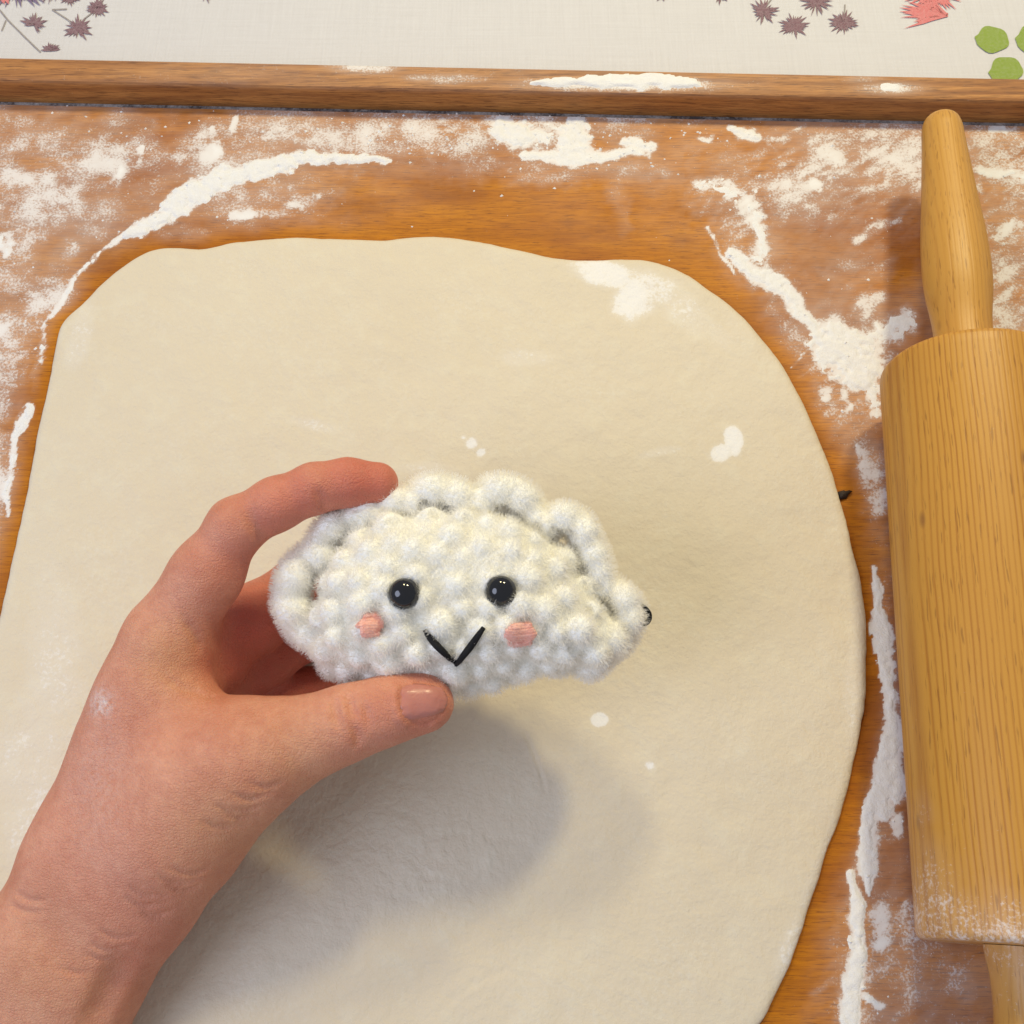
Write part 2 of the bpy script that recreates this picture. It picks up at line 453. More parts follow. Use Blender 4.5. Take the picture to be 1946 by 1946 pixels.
# --- under the rim, middle
stroke([(600, 255, 70), (700, 255, 80), (820, 255, 80), (900, 262, 80)], 0.58, 0.8)
stroke([(620, 240, 40), (760, 246, 46), (900, 252, 60)], 0.68, 0.8, 0.12)
stroke([(640, 280, 20), (720, 292, 26), (800, 282, 20), (900, 296, 26)], 0.45, 0.9)
stroke([(945, 232, 24), (965, 250, 52), (985, 258, 60)], 1.0, 0.45, 0.9)
stroke([(1095, 236, 36), (1088, 262, 60), (1075, 280, 50)], 1.0, 0.45, 0.8)
stroke([(985, 262, 50), (1030, 262, 50), (1075, 270, 50)], 0.86, 0.6, 0.35)
stroke([(1000, 296, 16), (1070, 302, 22), (1140, 294, 26), (1190, 290, 18), (1235, 284, 20)], 0.92, 0.55, 0.5)
stroke([(1180, 264, 14), (1210, 276, 22), (1232, 290, 18)], 0.95, 0.5, 0.5)
stroke([(1150, 222, 26), (1240, 232, 20)], 0.55, 0.8)
stroke([(920, 310, 40), (1060, 325, 40), (1180, 322, 40), (1260, 330, 30)], 0.42, 0.95)
stroke([(1160, 330, 24), (1175, 380, 30), (1190, 430, 18)], 0.33, 0.95)
stroke([(700, 315, 30), (900, 325, 40)], 0.25, 0.95)
# --- right of the middle
stroke([(1392, 246, 14), (1408, 252, 26), (1432, 258, 20)], 1.0, 0.4, 0.6)
stroke([(1340, 262, 12), (1350, 264, 12)], 0.9, 0.5, 0.3)
stroke([(1450, 262, 10), (1500, 252, 10), (1530, 238, 8)], 0.62, 0.7)
stroke([(1495, 335, 12), (1545, 296, 14), (1575, 275, 8)], 0.58, 0.8)
stroke([(1455, 268, 6), (1490, 318, 6)], 0.55, 0.8)
stroke([(1480, 320, 70), (1560, 320, 90), (1650, 320, 90), (1740, 330, 80)], 0.46, 0.9)
stroke([(1500, 270, 60), (1640, 262, 60), (1740, 262, 50)], 0.30, 0.9)
stroke([(1545, 350, 18), (1555, 360, 18)], 0.95, 0.5, 0.25)
stroke([(1610, 360, 20), (1680, 350, 24)], 0.6, 0.8)
stroke([(1630, 452, 22), (1670, 432, 20), (1705, 412, 10)], 0.72, 0.7)
stroke([(1640, 590, 40), (1660, 570, 40)], 0.7, 0.7, 0.1)
stroke([(1600, 520, 60), (1660, 500, 60)], 0.42, 0.9)
stroke([(1325, 348, 22), (1375, 356, 36), (1420, 385, 44), (1442, 430, 34), (1450, 480, 26), (1440, 512, 26)], 0.85, 0.6, 0.35)
stroke([(1345, 430, 5), (1370, 470, 6), (1394, 520, 5)], 0.95, 0.5, 0.2)
stroke([(1390, 430, 60), (1400, 480, 50)], 0.56, 0.9)
stroke([(1395, 482, 22), (1430, 520, 30), (1480, 545, 36), (1505, 570, 34), (1530, 605, 30), (1560, 650, 24)], 0.96, 0.55, 0.6)
stroke([(1470, 600, 60), (1500, 640, 60), (1540, 690, 60)], 0.5, 0.9)
stroke([(1590, 650, 90), (1625, 680, 100), (1640, 712, 70)], 1.0, 0.35, 0.8)
stroke([(1640, 645, 50), (1690, 630, 44), (1730, 612, 40)], 0.86, 0.6, 0.4)
stroke([(1660, 740, 40), (1665, 790, 24)], 0.95, 0.5, 0.4)
stroke([(1596, 735, 10), (1614, 778, 14)], 0.9, 0.6, 0.2)
stroke([(1505, 700, 4), (1545, 650, 6)], 0.85, 0.5)
stroke([(1520, 720, 4), (1570, 690, 5)], 0.7, 0.6)
stroke([(1560, 740, 40), (1565, 780, 50)], 0.62, 0.8)
stroke([(1562, 745, 18), (1570, 752, 16)], 0.9, 0.6, 0.1)
stroke([(1545, 800, 50), (1600, 850, 60), (1650, 900, 50)], 0.40, 0.9)
stroke([(1640, 860, 30), (1660, 920, 50), (1665, 965, 40)], 0.68, 0.7)
stroke([(1628, 850, 14), (1640, 880, 16)], 0.8, 0.7)
# --- right strip beside the pin
stroke([(1657, 1080, 8), (1668, 1150, 24), (1680, 1240, 30), (1690, 1330, 30), (1698, 1420, 34)], 1.0, 0.3, 0.5)
stroke([(1680, 1250, 34), (1694, 1340, 40), (1700, 1430, 44)], 0.85, 0.5, 0.2)
stroke([(1690, 1440, 44), (1690, 1490, 62), (1678, 1540, 50)], 1.0, 0.3, 0.5)
stroke([(1662, 1500, 30), (1648, 1570, 34), (1648, 1640, 40), (1650, 1676, 16), (1646, 1700, 6)], 1.0, 0.35, 0.6)
stroke([(1705, 1560, 30), (1708, 1580, 20)], 0.9, 0.5, 0.2)
stroke([(1618, 1660, 8), (1622, 1690, 16), (1626, 1720, 24), (1628, 1800, 30), (1620, 1880, 34), (1612, 1960, 36), (1600, 2060, 34)], 1.0, 0.35, 0.7)
stroke([(1668, 1740, 50), (1678, 1790, 60)], 0.82, 0.7, 0.25)
stroke([(1715, 1720, 40), (1720, 1770, 40)], 0.5, 0.9)
stroke([(1642, 1890, 12), (1668, 1912, 16)], 0.98, 0.4, 0.4)
stroke([(1590, 1860, 16), (1540, 1890, 10)], 0.45, 0.8)
stroke([(1670, 1930, 50), (1760, 1940, 50), (1850, 1960, 60)], 0.36, 0.9)
stroke([(1800, 1840, 60), (1830, 1880, 50)], 0.42, 0.9)
stroke([(1608, 1000, 30), (1640, 1060, 30)], 0.2, 0.9)
stroke([(1668, 1130, 40), (1684, 1300, 56), (1690, 1450, 70), (1660, 1580, 70), (1640, 1660, 60)], 0.5, 0.95)
stroke([(1622, 1700, 50), (1632, 1800, 64), (1618, 1950, 70)], 0.5, 0.95)
stroke([(1560, 650, 60), (1600, 720, 110), (1650, 780, 60)], 0.5, 0.95)
stroke([(430, 350, 90), (560, 312, 70), (680, 305, 50)], 0.42, 0.95)
stroke([(1340, 370, 60), (1430, 420, 80), (1440, 510, 80), (1520, 600, 70)], 0.46, 0.95)
# --- right of the pin handle
stroke([(1856, 318, 16), (1900, 328, 20), (1990, 334, 20)], 0.95, 0.5, 0.35)
stroke([(1862, 345, 14), (1868, 360, 10)], 0.85, 0.6)
stroke([(1890, 250, 60), (1990, 280, 100)], 0.48, 0.9)
stroke([(1880, 246, 12), (1912, 246, 12)], 0.95, 0.5, 0.3)
stroke([(1900, 440, 60), (1960, 420, 60)], 0.55, 0.9)
stroke([(1890, 450, 20), (1920, 430, 14)], 0.85, 0.6)
stroke([(1915, 540, 40), (1905, 590, 40)], 0.66, 0.8)
stroke([(1930, 620, 30), (1990, 640, 50)], 0.6, 0.8)
stroke([(1990, 380, 120), (2000, 600, 120)], 0.4, 0.9)

PX, PY = w2p(BX, BY)
def flour_fields(PX, PY, BX, BY):
    wx = (fbm(BX + 5, BY + 5, 0.010, 4, 3) - 0.5); wy = (fbm(BX + 9, BY + 2, 0.010, 4, 8) - 0.5)
    gxx = PX + wx * 26; gyy = PY + wy * 26
    cov = np.zeros_like(PX); th = np.zeros_like(PX)
    lo = fbm(BX + 2, BY + 4, 0.03, 5, 20); hi = fbm(BX + 1, BY + 7, 0.006, 4, 30); fin = fbm(BX + 4, BY + 6, 0.0026, 3, 34)
    brk = np.where(PX > 1300, fbm((BX + BY * 0.7) + 8, (BY - BX * 0.7) * 2.2 + 8, 0.009, 5, 37), fbm(BX + 8, BY * 1.25 + 8, 0.011, 5, 37))
    brk = sstep(0.25, 0.75, brk)
    # a general thin veil on the floured parts of the board
    veil = np.zeros_like(PX)
    for (x, y, rx, ry, a) in [(120, 330, 330, 170, .34), (60, 620, 170, 280, .36), (10, 900, 110, 260, .32), (800, 240, 620, 60, .28), (1600, 330, 330, 130, .34),
                              (1560, 700, 170, 200, .26), (1690, 900, 120, 240, .2), (1930, 450, 150, 330, .34), (1700, 1800, 180, 240, .22), (430, 350, 260, 130, .22)]:
        d = ((PX - x) / rx) ** 2 + ((PY - y) / ry) ** 2
        veil = np.maximum(veil, a * np.exp(-d * 1.1))
    cov = 1.5 * veil * (0.25 + 0.9 * sstep(0.3, 0.7, lo) + 0.6 * brk)
    for pts, c, soft, thick in ST:
        xs = [p[0] for p in pts]; ys = [p[1] for p in pts]; wm = max(p[2] for p in pts) * 1.6 + 30
        ix = np.where((PX.max(0) > min(xs) - wm) & (PX.min(0) < max(xs) + wm))[0]
        iy = np.where((PY.max(1) > min(ys) - wm) & (PY.min(1) < max(ys) + wm))[0]
        if not len(ix) or not len(iy): continue
        sl = (slice(iy[0], iy[-1] + 1), slice(ix[0], ix[-1] + 1))
        x = gxx[sl]; y = gyy[sl]
        best = np.full(x.shape, 9.0)
        segs = list(zip(pts[:-1], pts[1:]))
        for a, b in segs:
            dx, dy = b[0] - a[0], b[1] - a[1]; L2 = dx * dx + dy * dy + 1e-6
            t = np.clip(((x - a[0]) * dx + (y - a[1]) * dy) / L2, 0, 1)
            wd = (a[2] + (b[2] - a[2]) * t) * 0.5 + 0.8
            best = np.minimum(best, np.hypot(x - a[0] - t * dx, y - a[1] - t * dy) / wd)
        n = hi[sl]; l2 = lo[sl]
        soft = max(soft, 0.5)
        e = best + (n - 0.5) * (0.7 + 0.9 * soft) + (fin[sl] - 0.5) * 0.5
        m = 1 - sstep(1 - soft * 1.1, 1 + soft * 1.5, e)
        k = c * (0.86 + 0.28 * n) if thick >= 0.5 else c * (0.55 + 0.35 * l2) * (0.45 + 0.75 * brk[sl] + 0.45 * n)
        cov[sl] = np.maximum(cov[sl], m * k)
        if thick:
            if thick < 0.3: continue
            e2 = e + (fin[sl] - 0.5) * 1.1
            prof = np.clip(1 - (e2 / 1.05) ** 2, 0, 1) ** 0.8
            th[sl] = np.maximum(th[sl], thick * prof * (0.35 + 0.7 * n + 0.5 * fin[sl]))
    return np.clip(cov, 0, 1), th
COV, TH = flour_fields(PX, PY, BX, BY)

# the dough outline (photograph pixels at board level), also where it leaves the frame
DO = np.array([(0, 1163), (20, 1067), (50, 937), (73, 806), (89, 725), (106, 645), (121, 609), (151, 579), (196, 534), (242, 498), (287, 474), (332, 469), (372, 471), (403, 467), (443, 458), (503, 453),
      (564, 450), (624, 453), (705, 455), (765, 451), (836, 449), (896, 455), (947, 465), (1007, 478), (1067, 489), (1128, 493), (1188, 491), (1239, 495), (1289, 512), (1339, 544), (1400, 589), (1450, 645), (1491, 700),
      (1531, 775), (1571, 866), (1601, 957), (1623, 1047), (1641, 1128), (1649, 1208), (1648, 1309), (1639, 1380), (1623, 1460), (1601, 1541), (1571, 1621), (1541, 1712), (1515, 1803), (1480, 1883), (1440, 1954),
      (1360, 2030), (1230, 2090), (1000, 2130), (600, 2130), (250, 2110), (40, 2010), (-70, 1830), (-95, 1600), (-75, 1400), (-35, 1260)], float)
def catmull(P, n, closed=True):
    out = []
    N = len(P)
    for i in range(N if closed else N - 1):
        p0, p1, p2, p3 = (P[(i + k) % N] if closed else P[min(max(i + k, 0), N - 1)] for k in (-1, 0, 1, 2))
        for t in np.linspace(0, 1, n, endpoint=False):
            out.append(0.5 * (2 * p1 + (p2 - p0) * t + (2 * p0 - 5 * p1 + 4 * p2 - p3) * t * t + (3 * p1 - p0 - 3 * p2 + p3) * t ** 3))
    return np.array(out)
DC = catmull(DO, 14)
DW = np.array([at(x, y, 0.003)[:2] for x, y in DC])
# bare ring of board right beside the dough: no dust within a few mm of where the edge was lifted and rolled
cen = np.array(at(880, 1180, 0.003)[:2])
ang = np.arctan2(DW[:, 1] - cen[1], DW[:, 0] - cen[0]); rad = np.hypot(*(DW - cen).T)
so = np.argsort(ang); ang = ang[so]; rad = rad[so]
def dough_r(a): return np.interp(a, ang, rad, period=2 * math.pi)
dist_out = np.hypot(BX - cen[0], BY - cen[1]) - dough_r(np.arctan2(BY - cen[1], BX - cen[0]))
COV = np.where((TH < 0.05) & (COV < 0.8), COV * sstep(0.001, 0.016, dist_out + 0.004 * (fbm(BX, BY, 0.02, 3, 50) - 0.5)), COV)

panel = mesh('board_panel', np.stack((BX, BY - 0.1, np.zeros_like(BX)), -1).reshape(-1, 3), gridfaces(ns, nq), M_BOARD, board)
attr(panel, 'flour', COV.ravel())
attr(panel, 'film', np.clip(sstep(0.004, 0.03, dist_out) * (1 - 0.8 * np.exp(-((PX - 950) / 330) ** 2 - ((PY - 400) / 75) ** 2)), 0, 1).ravel())
# body of the board under its surface sheet and the rim (a bar with eased edges)
def bar(name, s0, s1, q0, q1, z0, z1, mat, parent, ease=0.0015, nseg=240, off=(0, 0.1)):
    prof = [(q0, z0), (q0, z1 - ease - 0.002), (q0, z1 - ease), (q0 + ease * 0.3, z1 - ease * 0.3), (q0 + ease, z1), (q1 - ease, z1), (q1 - ease * 0.3, z1 - ease * 0.3), (q1, z1 - ease), (q1, z0)]
    # subdivide the top
    top = [(q0 + ease + (q1 - q0 - 2 * ease) * k / 12, z1) for k in range(1, 12)]
    prof = prof[:5] + top + prof[5:]
    k = len(prof); v = []; f = []
    ss = np.linspace(s0, s1, nseg)
    for s in ss:
        for (q, z) in prof:
            v.append((org[0] + s * rdir[0] + q * rn[0] - off[0], org[1] + s * rdir[1] + q * rn[1] - off[1], z))
    for i in range(nseg - 1):
        for j in range(k):
            j2 = (j + 1) % k
            f.append((i * k + j, i * k + j2, (i + 1) * k + j2, (i + 1) * k + j))
    f.append(tuple(range(k))); f.append(tuple(range((nseg - 1) * k, nseg * k))[::-1])
    o = mesh(name, v, f, mat, parent, False)
    return o, v
bar('board_core', -0.3695, 0.3695, -0.5445, 0.0, -0.0208, -0.0006, M_RIM, board, nseg=2)
RQ0, RQ1, RZ = 0.0030, 0.0174, 0.0132
rim, rv = bar('rim', -0.37, 0.37, RQ0, RQ1, -0.0208, RZ, M_RIM, board, nseg=700)
rv = np.array(rv); rpx, rpy = w2p(rv[:, 0], rv[:, 1] + 0.1, rv[:, 2])
rc = np.zeros(len(rv))
for (x, y, rx, ry, a) in [(690, 128, 70, 14, .62), (860, 150, 70, 12, .5), (800, 148, 40, 8, .5), (1690, 168, 60, 12, .62), (1640, 150, 40, 9, .4), (1180, 160, 190, 14, .8), (460, 140, 300, 30, .16), (1000, 140, 900, 60, .13)]:
    rc = np.maximum(rc, a * np.exp(-((rpx - x) / rx) ** 2 - ((rpy - y) / ry) ** 2))
rc *= (rv[:, 2] > RZ - 0.0018)
attr(rim, 'flour', np.clip(rc * (0.5 + fbm(rv[:, 0], rv[:, 1], 0.012, 4, 60)), 0, 1))
# the dusty seam between board and rim
def mat_seam():
    t = NT('seam'); o = t.obj()
    n = t.math('ADD', t.math('MULTIPLY', t.noise(o, 60, 4, 0.6), 0.6), t.math('MULTIPLY', t.noise(o, 700, 3, 0.7), 0.4))
    c = t.mix(t.ramp(n, [(0.40, 0.0), (0.62, 0.9)]), (0.075, 0.062, 0.06, 1), (0.42, 0.39, 0.37, 1))
    return t.out(c, 0.85, t.bump(n, 0.0012, 0.8), 0.1)
M_SEAM = mat_seam()
bar('seam', -0.369, 0.369, 0.0, RQ0, -0.0208, -0.0010, M_SEAM, board, 0.0003, 2)

# ------------------------------------------------------------------ loose flour (heaps and grains)
H = np.minimum(TH, 0.55 + 0.25 * TH) * 0.0015 - 0.00042 + (0.0007 * (fbm(BX, BY, 0.0035, 3, 70) - 0.5) + 0.0004 * (fbm(BX + 2, BY, 0.0014, 2, 73) - 0.5)) * (TH > 0.02)
keep = H > -0.0001
q = gridfaces(ns, nq)
kf = keep.ravel()[q].any(1)
q = q[kf]
used, inv = np.unique(q, return_inverse=True)
V = np.stack((BX.ravel()[used], BY.ravel()[used], np.where(keep.ravel()[used], H.ravel()[used], -0.0002)), -1)
Q = inv.reshape(-1, 4)
# grains and small lumps where flour lies
OCT = np.array([(1, 0, 0), (-1, 0, 0), (0, 1, 0), (0, -1, 0), (0, 0, 1), (0, 0, -1)], float)
OF = np.array([(0, 2, 4), (2, 1, 4), (1, 3, 4), (3, 0, 4), (2, 0, 5), (1, 2, 5), (3, 1, 5), (0, 3, 5)])
def lumps(n_try, prob, rmin, rmax, zf):
    ii = RNG.integers(0, BX.size, n_try)
    p = prob.ravel()[ii]
    ii = ii[RNG.random(n_try) < p]
    c = np.stack((BX.ravel()[ii], BY.ravel()[ii], np.maximum(H.ravel()[ii], 0)), -1)
    c[:, :2] += RNG.uniform(-0.0006, 0.0006, (len(c), 2))
    r = rmin + (rmax - rmin) * RNG.random(len(c)) ** 3.2
    vv = c[:, None, :] + (OCT[None] + RNG.uniform(-0.3, 0.3, (len(c), 6, 3))) * r[:, None, None] * np.array((1, 1, zf))
    ff = OF[None] + (np.arange(len(c)) * 6)[:, None, None]
    return vv.reshape(-1, 3), ff.reshape(-1, 3)
heap = np.zeros_like(PX)
for (x, y, rx, ry, a) in [(800, 256, 260, 34, .55), (1050, 262, 190, 38, .8), (120, 260, 200, 50, .10), (700, 270, 200, 30, .4), (1400, 255, 60, 22, .3), (450, 250, 160, 40, .2)]:
    heap = np.maximum(heap, a * np.exp(-((PX - x) / rx) ** 2 - ((PY - y) / ry) ** 2))
prob = np.clip(COV ** 2 * 0.22 + heap + 0.006, 0, 1) * (dist_out > 0.004)
lv, lf = lumps(60000, prob, 0.00018, 0.00100, 0.55)
allf = [tuple(a) for a in Q] + [tuple(a) for a in (lf + len(V))]
fl = mesh('flour', np.vstack((V, lv)), allf, M_FLOUR)
fl.data.polygons.foreach_set('use_smooth', np.concatenate((np.ones(len(Q), bool), np.zeros(len(lf), bool))))
tag(fl, 'loose white flour lying in streaks and crumbs on the board around the dough', 'flour', kind='stuff')
# flour heaped on the rim
def rim_flour():
    nS, nQ = 420, 26
    s = np.linspace(-0.37, 0.37, nS); qq = np.linspace(RQ0 + 0.0005, RQ1 - 0.001, nQ)
    gs2, gq2 = np.meshgrid(s, qq)
    x = org[0] + gs2 * rdir[0] + gq2 * rn[0]; y = org[1] + gs2 * rdir[1] + gq2 * rn[1]
    px, py = w2p(x, y, RZ)
    t = np.zeros_like(px)
    n = fbm(x + 1, y + 1, 0.006, 4, 80)
    for pts, k in [([(1015, 158, 8), (1060, 155, 15), (1120, 155, 18), (1200, 154, 18), (1240, 148, 30), (1290, 157, 22), (1328, 161, 10)], 1.0), ([(1680, 165, 10), (1700, 166, 12)], 0.4)]:
        for a, b in zip(pts[:-1], pts[1:]):
            dx, dy = b[0] - a[0], b[1] - a[1]; L2 = dx * dx + dy * dy
            tt = np.clip(((px - a[0]) * dx + (py - a[1]) * dy) / L2, 0, 1)
            wd = (a[2] + (b[2] - a[2]) * tt) * 0.6
            e = np.hypot(px - a[0] - tt * dx, py - a[1] - tt * dy) / wd + (n - 0.5) * 2.2
            t = np.maximum(t, k * np.clip(1 - e * e, 0, 1) ** 0.6)
    h = t * 0.0013 * (0.3 + n + 0.5 * fbm(x + 3, y + 2, 0.0025, 3, 83)) * sstep(RQ0 + 0.0008, RQ0 + 0.0022, gq2) * sstep(RQ1 - 0.0012, RQ1 - 0.0028, gq2) - 0.0002
    kp = h > -0.0001
    f = gridfaces(nS, nQ); f = f[kp.ravel()[f].any(1)]
    u, iv = np.unique(f, return_inverse=True)
    v = np.stack((x.ravel()[u], y.ravel()[u], RZ + h.ravel()[u]), -1)
    o = mesh('flour', v, iv.reshape(-1, 4), M_FLOUR)
    tag(o, 'thin ridge of white flour left on top of the board\'s wooden rim', 'flour', kind='stuff')
rim_flour()

# ------------------------------------------------------------------ dough sheet
def make_dough():
    NT_, TH_ = 900, 0.0042
    a = np.linspace(-math.pi, math.pi, NT_, endpoint=False)
    # outline points themselves as spokes, so the edge keeps its corners
    R = dough_r(a) + 0.0020 * (fbm(np.cos(a) * 0.2 + 1, np.sin(a) * 0.2 + 1, 0.02, 5, 90) - 0.5)
    edge = np.array([0.0, 0.0004, 0.0009, 0.0015, 0.0022, 0.003, 0.004, 0.0055, 0.0075, 0.010])
    prof = np.sqrt(np.clip(1 - (1 - np.clip(edge / 0.0042, 0, 1)) ** 2, 0, 1))
    inner = np.linspace(1, 0.0, 150)[1:]
    vs = []; hs = []
    # underside lip
    for e, z in [(0.0012, 0.0002), (0.0003, 0.0008)]:
        vs.append(np.stack((cen[0] + (R - e) * np.cos(a), cen[1] + (R - e) * np.sin(a), np.full(NT_, z)), -1)); 
    for e, p in zip(edge, prof):
        x = cen[0] + (R - e) * np.cos(a); y = cen[1] + (R - e) * np.sin(a)
        vs.append(np.stack((x, y, 0.0014 + (TH_ - 0.0014) * p * np.ones(NT_)), -1))
    for k in inner:
        rr = (R - 0.010) * max(k, 0.002)
        vs.append(np.stack((cen[0] + rr * np.cos(a), cen[1] + rr * np.sin(a), np.full(NT_, TH_)), -1))
    v = np.concatenate(vs); n = len(vs)
    x, y = v[:, 0], v[:, 1]
    inr = np.clip((v[:, 2] - 0.002) / (TH_ - 0.002), 0, 1)
    v[:, 2] += inr * (0.0022 * (fbm(x + 1, y + 1, 0.06, 3, 91) - 0.5) + 0.0009 * (fbm(x + 1, y + 1, 0.012, 3, 94) - 0.5))
    px, py = w2p(x, y, v[:, 2])
    # creases pressed into the dough
    for pts, dep, wd in [([(998, 1395), (1018, 1440), (1030, 1478), (1036, 1505)], 0.0004, 4), ([(700, 1460), (760, 1490), (800, 1492)], 0.0004, 5), ([(735, 1533), (770, 1548), (792, 1557)], 0.0006, 5),
                     ([(810, 1590), (850, 1584), (886, 1586)], 0.0005, 5), ([(640, 1540), (665, 1562)], 0.0005, 5), ([(800, 1665), (835, 1668), (862, 1678)], 0.0005, 5), ([(620, 1555), (655, 1590)], 0.0005, 6),
                     ([(690, 1520), (705, 1560)], 0.0004, 5), ([(860, 1900), (900, 1870), (960, 1845)], 0.0004, 7), ([(0, 1660), (60, 1665)], 0.0005, 5), ([(925, 1592), (1000, 1600)], 0.0003, 5)]:
        for p0, p1 in zip(pts[:-1], pts[1:]):
            dx, dy = p1[0] - p0[0], p1[1] - p0[1]
            t = np.clip(((px - p0[0]) * dx + (py - p0[1]) * dy) / (dx * dx + dy * dy), 0, 1)
            d = np.hypot(px - p0[0] - t * dx, py - p0[1] - t * dy)
            v[:, 2] -= dep * np.exp(-(d / wd) ** 2) * 0.6
            v[:, 2] += dep * 0.15 * np.exp(-((d - wd * 2) / wd) ** 2)
    idx = np.arange(n * NT_).reshape(n, NT_)
    nxt = np.roll(idx, -1, 1)
    f = np.stack((idx[:-1], nxt[:-1], nxt[1:], idx[1:]), -1).reshape(-1, 4)
    o = mesh('dough_sheet', v, f, M_DOUGH)
    c = np.zeros(len(v))
    nz = fbm(x + 3, y + 3, 0.012, 4, 95); nwx = fbm(x + 5, y + 3, 0.018, 4, 96); nwy = fbm(x + 3, y + 8, 0.018, 4, 98)
    for (X, Y, rx, ry, rot, k) in [(1150, 520, 62, 26, 0.25, .75), (1205, 570, 46, 46, 0, .8), (1235, 545, 60, 32, .3, .55), (1300, 590, 90, 26, .75, .34), (1396, 838, 15, 26, -.15, 1.2), (1372, 862, 22, 15, -.3, 1.1), (1140, 1366, 15, 13, 0, 1.25),
                             (893, 840, 12, 11, 0, .95), (912, 858, 9, 8, 0, .8), (880, 830, 6, 5, 0, .8), (1236, 1456, 9, 8, 0, .8), (1560, 1640, 14, 100, .35, .34), (1620, 1330, 14, 160, 0, .28), (1500, 1800, 20, 70, .4, .4), (820, 890, 60, 14, 0, .34),
                             (600, 806, 50, 12, .2, .3), (1000, 680, 50, 16, 0, .3), (1255, 860, 40, 8, -.2, .35), (150, 640, 20, 60, .3, .3), (560, 1260, 60, 30, 0, .2), (100, 1250, 50, 160, 0, .28), (80, 1500, 90, 160, 0, .3)]:
        wq = min(34, 0.5 * min(rx, ry))
        dx, dy = px + (nwx - 0.5) * 2 * wq - X, py + (nwy - 0.5) * 2 * wq - Y
        u = dx * math.cos(rot) + dy * math.sin(rot); w_ = -dx * math.sin(rot) + dy * math.cos(rot)
        e = (u / rx) ** 2 + (w_ / ry) ** 2
        c = np.maximum(c, k * (1 - sstep(0.15, 1.8, e + (nz - 0.5) * 1.4)))
    attr(o, 'flour', np.clip(c, 0, 1))
    pit = 0.42 * np.exp(-((px - 700) / 260) ** 2 - ((py - 1590) / 180) ** 2) + 0.30 * fbm(x + 2, y + 2, 0.05, 3, 97)
    attr(o, 'pit', np.clip(pit, 0, 1))
    return tag(o, 'large cream sheet of rolled-out dough lying on the wooden board', 'dough')
make_dough()

# small dark crumb at the dough's edge
def crumb():
    p = at(1601, 941, 0.0)
    a = np.linspace(0, 2 * math.pi, 14, endpoint=False)
    v = []; f = []
    for k, (s, z) in enumerate([(1.0, 0.0), (1.08, 0.0009), (0.7, 0.0020), (0.2, 0.0024)]):
        for t in a:
            r = s * (1 + 0.25 * math.sin(3 * t + k) + 0.15 * math.sin(5 * t + 1))
            v.append((r * 0.0030 * math.cos(t), r * 0.0017 * math.sin(t), z))
    for k in range(3):
        for j in range(14):
            f.append((k * 14 + j, k * 14 + (j + 1) % 14, (k + 1) * 14 + (j + 1) % 14, (k + 1) * 14 + j))
    f.append(tuple(range(42, 56)))
    o = mesh('crumb', v, f, mat_plain('burnt_crumb', (0.035, 0.022, 0.014), 0.7, 0.3, (900, 0.0006)))
    o.location = p; o.rotation_euler = (0, 0, 0.3)
    tag(o, 'tiny dark crumb on the board beside the right edge of the dough', 'crumb')
crumb()

# ------------------------------------------------------------------ rolling pin
PR = 0.033
pin = empty('rolling_pin', (0.1818, 0.2080, PR), -math.atan(0.080))
tag(pin, 'wooden rolling pin with turned handles lying on the floured board at the right', 'rolling pin')
def lathe(name, prof, mat, parent, n=96, sub=4):
    P = []
    for (a, b) in zip(prof[:-1], prof[1:]):
        m = max(1, min(60, int(abs(b[0] - a[0]) / 0.002)))
        for k in range(m): P.append((a[0] + (b[0] - a[0]) * k / m, a[1] + (b[1] - a[1]) * k / m))
    P.append(prof[-1])
    v = []
    an = np.linspace(0, 2 * math.pi, n, endpoint=False)
    for (y, r) in P:
        for t in an: v.append((r * math.cos(t), y, r * math.sin(t)))
    f = [(i * n + j, i * n + (j + 1) % n, (i + 1) * n + (j + 1) % n, (i + 1) * n + j) for i in range(len(P) - 1) for j in range(n)]
    o = mesh(name, v, f, mat, parent)
    return o, np.array(v)
BL = 0.2125
barrel, bv = lathe('barrel', [(-BL, 0.0), (-BL, PR - 0.0022), (-BL + 0.0004, PR - 0.0010), (-BL + 0.0012, PR - 0.0003), (-BL + 0.0025, PR), (-0.0025, PR), (-0.0012, PR - 0.0003), (-0.0004, PR - 0.0010), (0, PR - 0.0022), (0, 0.0)], M_BARREL, pin)
yy = bv[:, 1] + BL
th_ = np.arctan2(bv[:, 2], bv[:, 0])
d_ = yy + 0.030 * sstep(1.0, 2.5, 3.0 - np.abs(th_ - 2.6) * 1.3) * 0 - 0.004
lim = 0.009 + 0.034 * sstep(1.9, 3.0, th_) + 0.004 * np.sin(7 * th_)
lim = np.where(th_ < -1.5, 0.03, lim)
cv = 0.36 * (1 - sstep(0.15, 1.2, yy / lim + 0.8 * (fbm(bv[:, 1] * 1.0 + 2, th_ * PR + 2, 0.010, 4, 99) - 0.5))) * (np.hypot(bv[:, 0], bv[:, 2]) > PR * 0.9) * ((th_ > 1.25) | (th_ < -1.2))
attr(barrel, 'flour', cv)
def smooth_prof(pts, n=8):
    P = catmull(np.array(pts), n, False)
    return [tuple(p) for p in P] + [tuple(pts[-1])]
HP = smooth_prof([(0.0002, 0.0136), (0.006, 0.0130), (0.014, 0.0121), (0.024, 0.0124), (0.038, 0.0141), (0.050, 0.0145), (0.064, 0.0140), (0.082, 0.0125), (0.102, 0.0108), (0.117, 0.0097), (0.1240, 0.0092), (0.1285, 0.0078), (0.1305, 0.0048), (0.1310, 0.0)])
HP = [(y, r * 0.93) for (y, r) in HP]
h1, hv = lathe('handle', HP, M_HANDLE, pin)
attr(h1, 'flour', np.zeros(len(hv)))
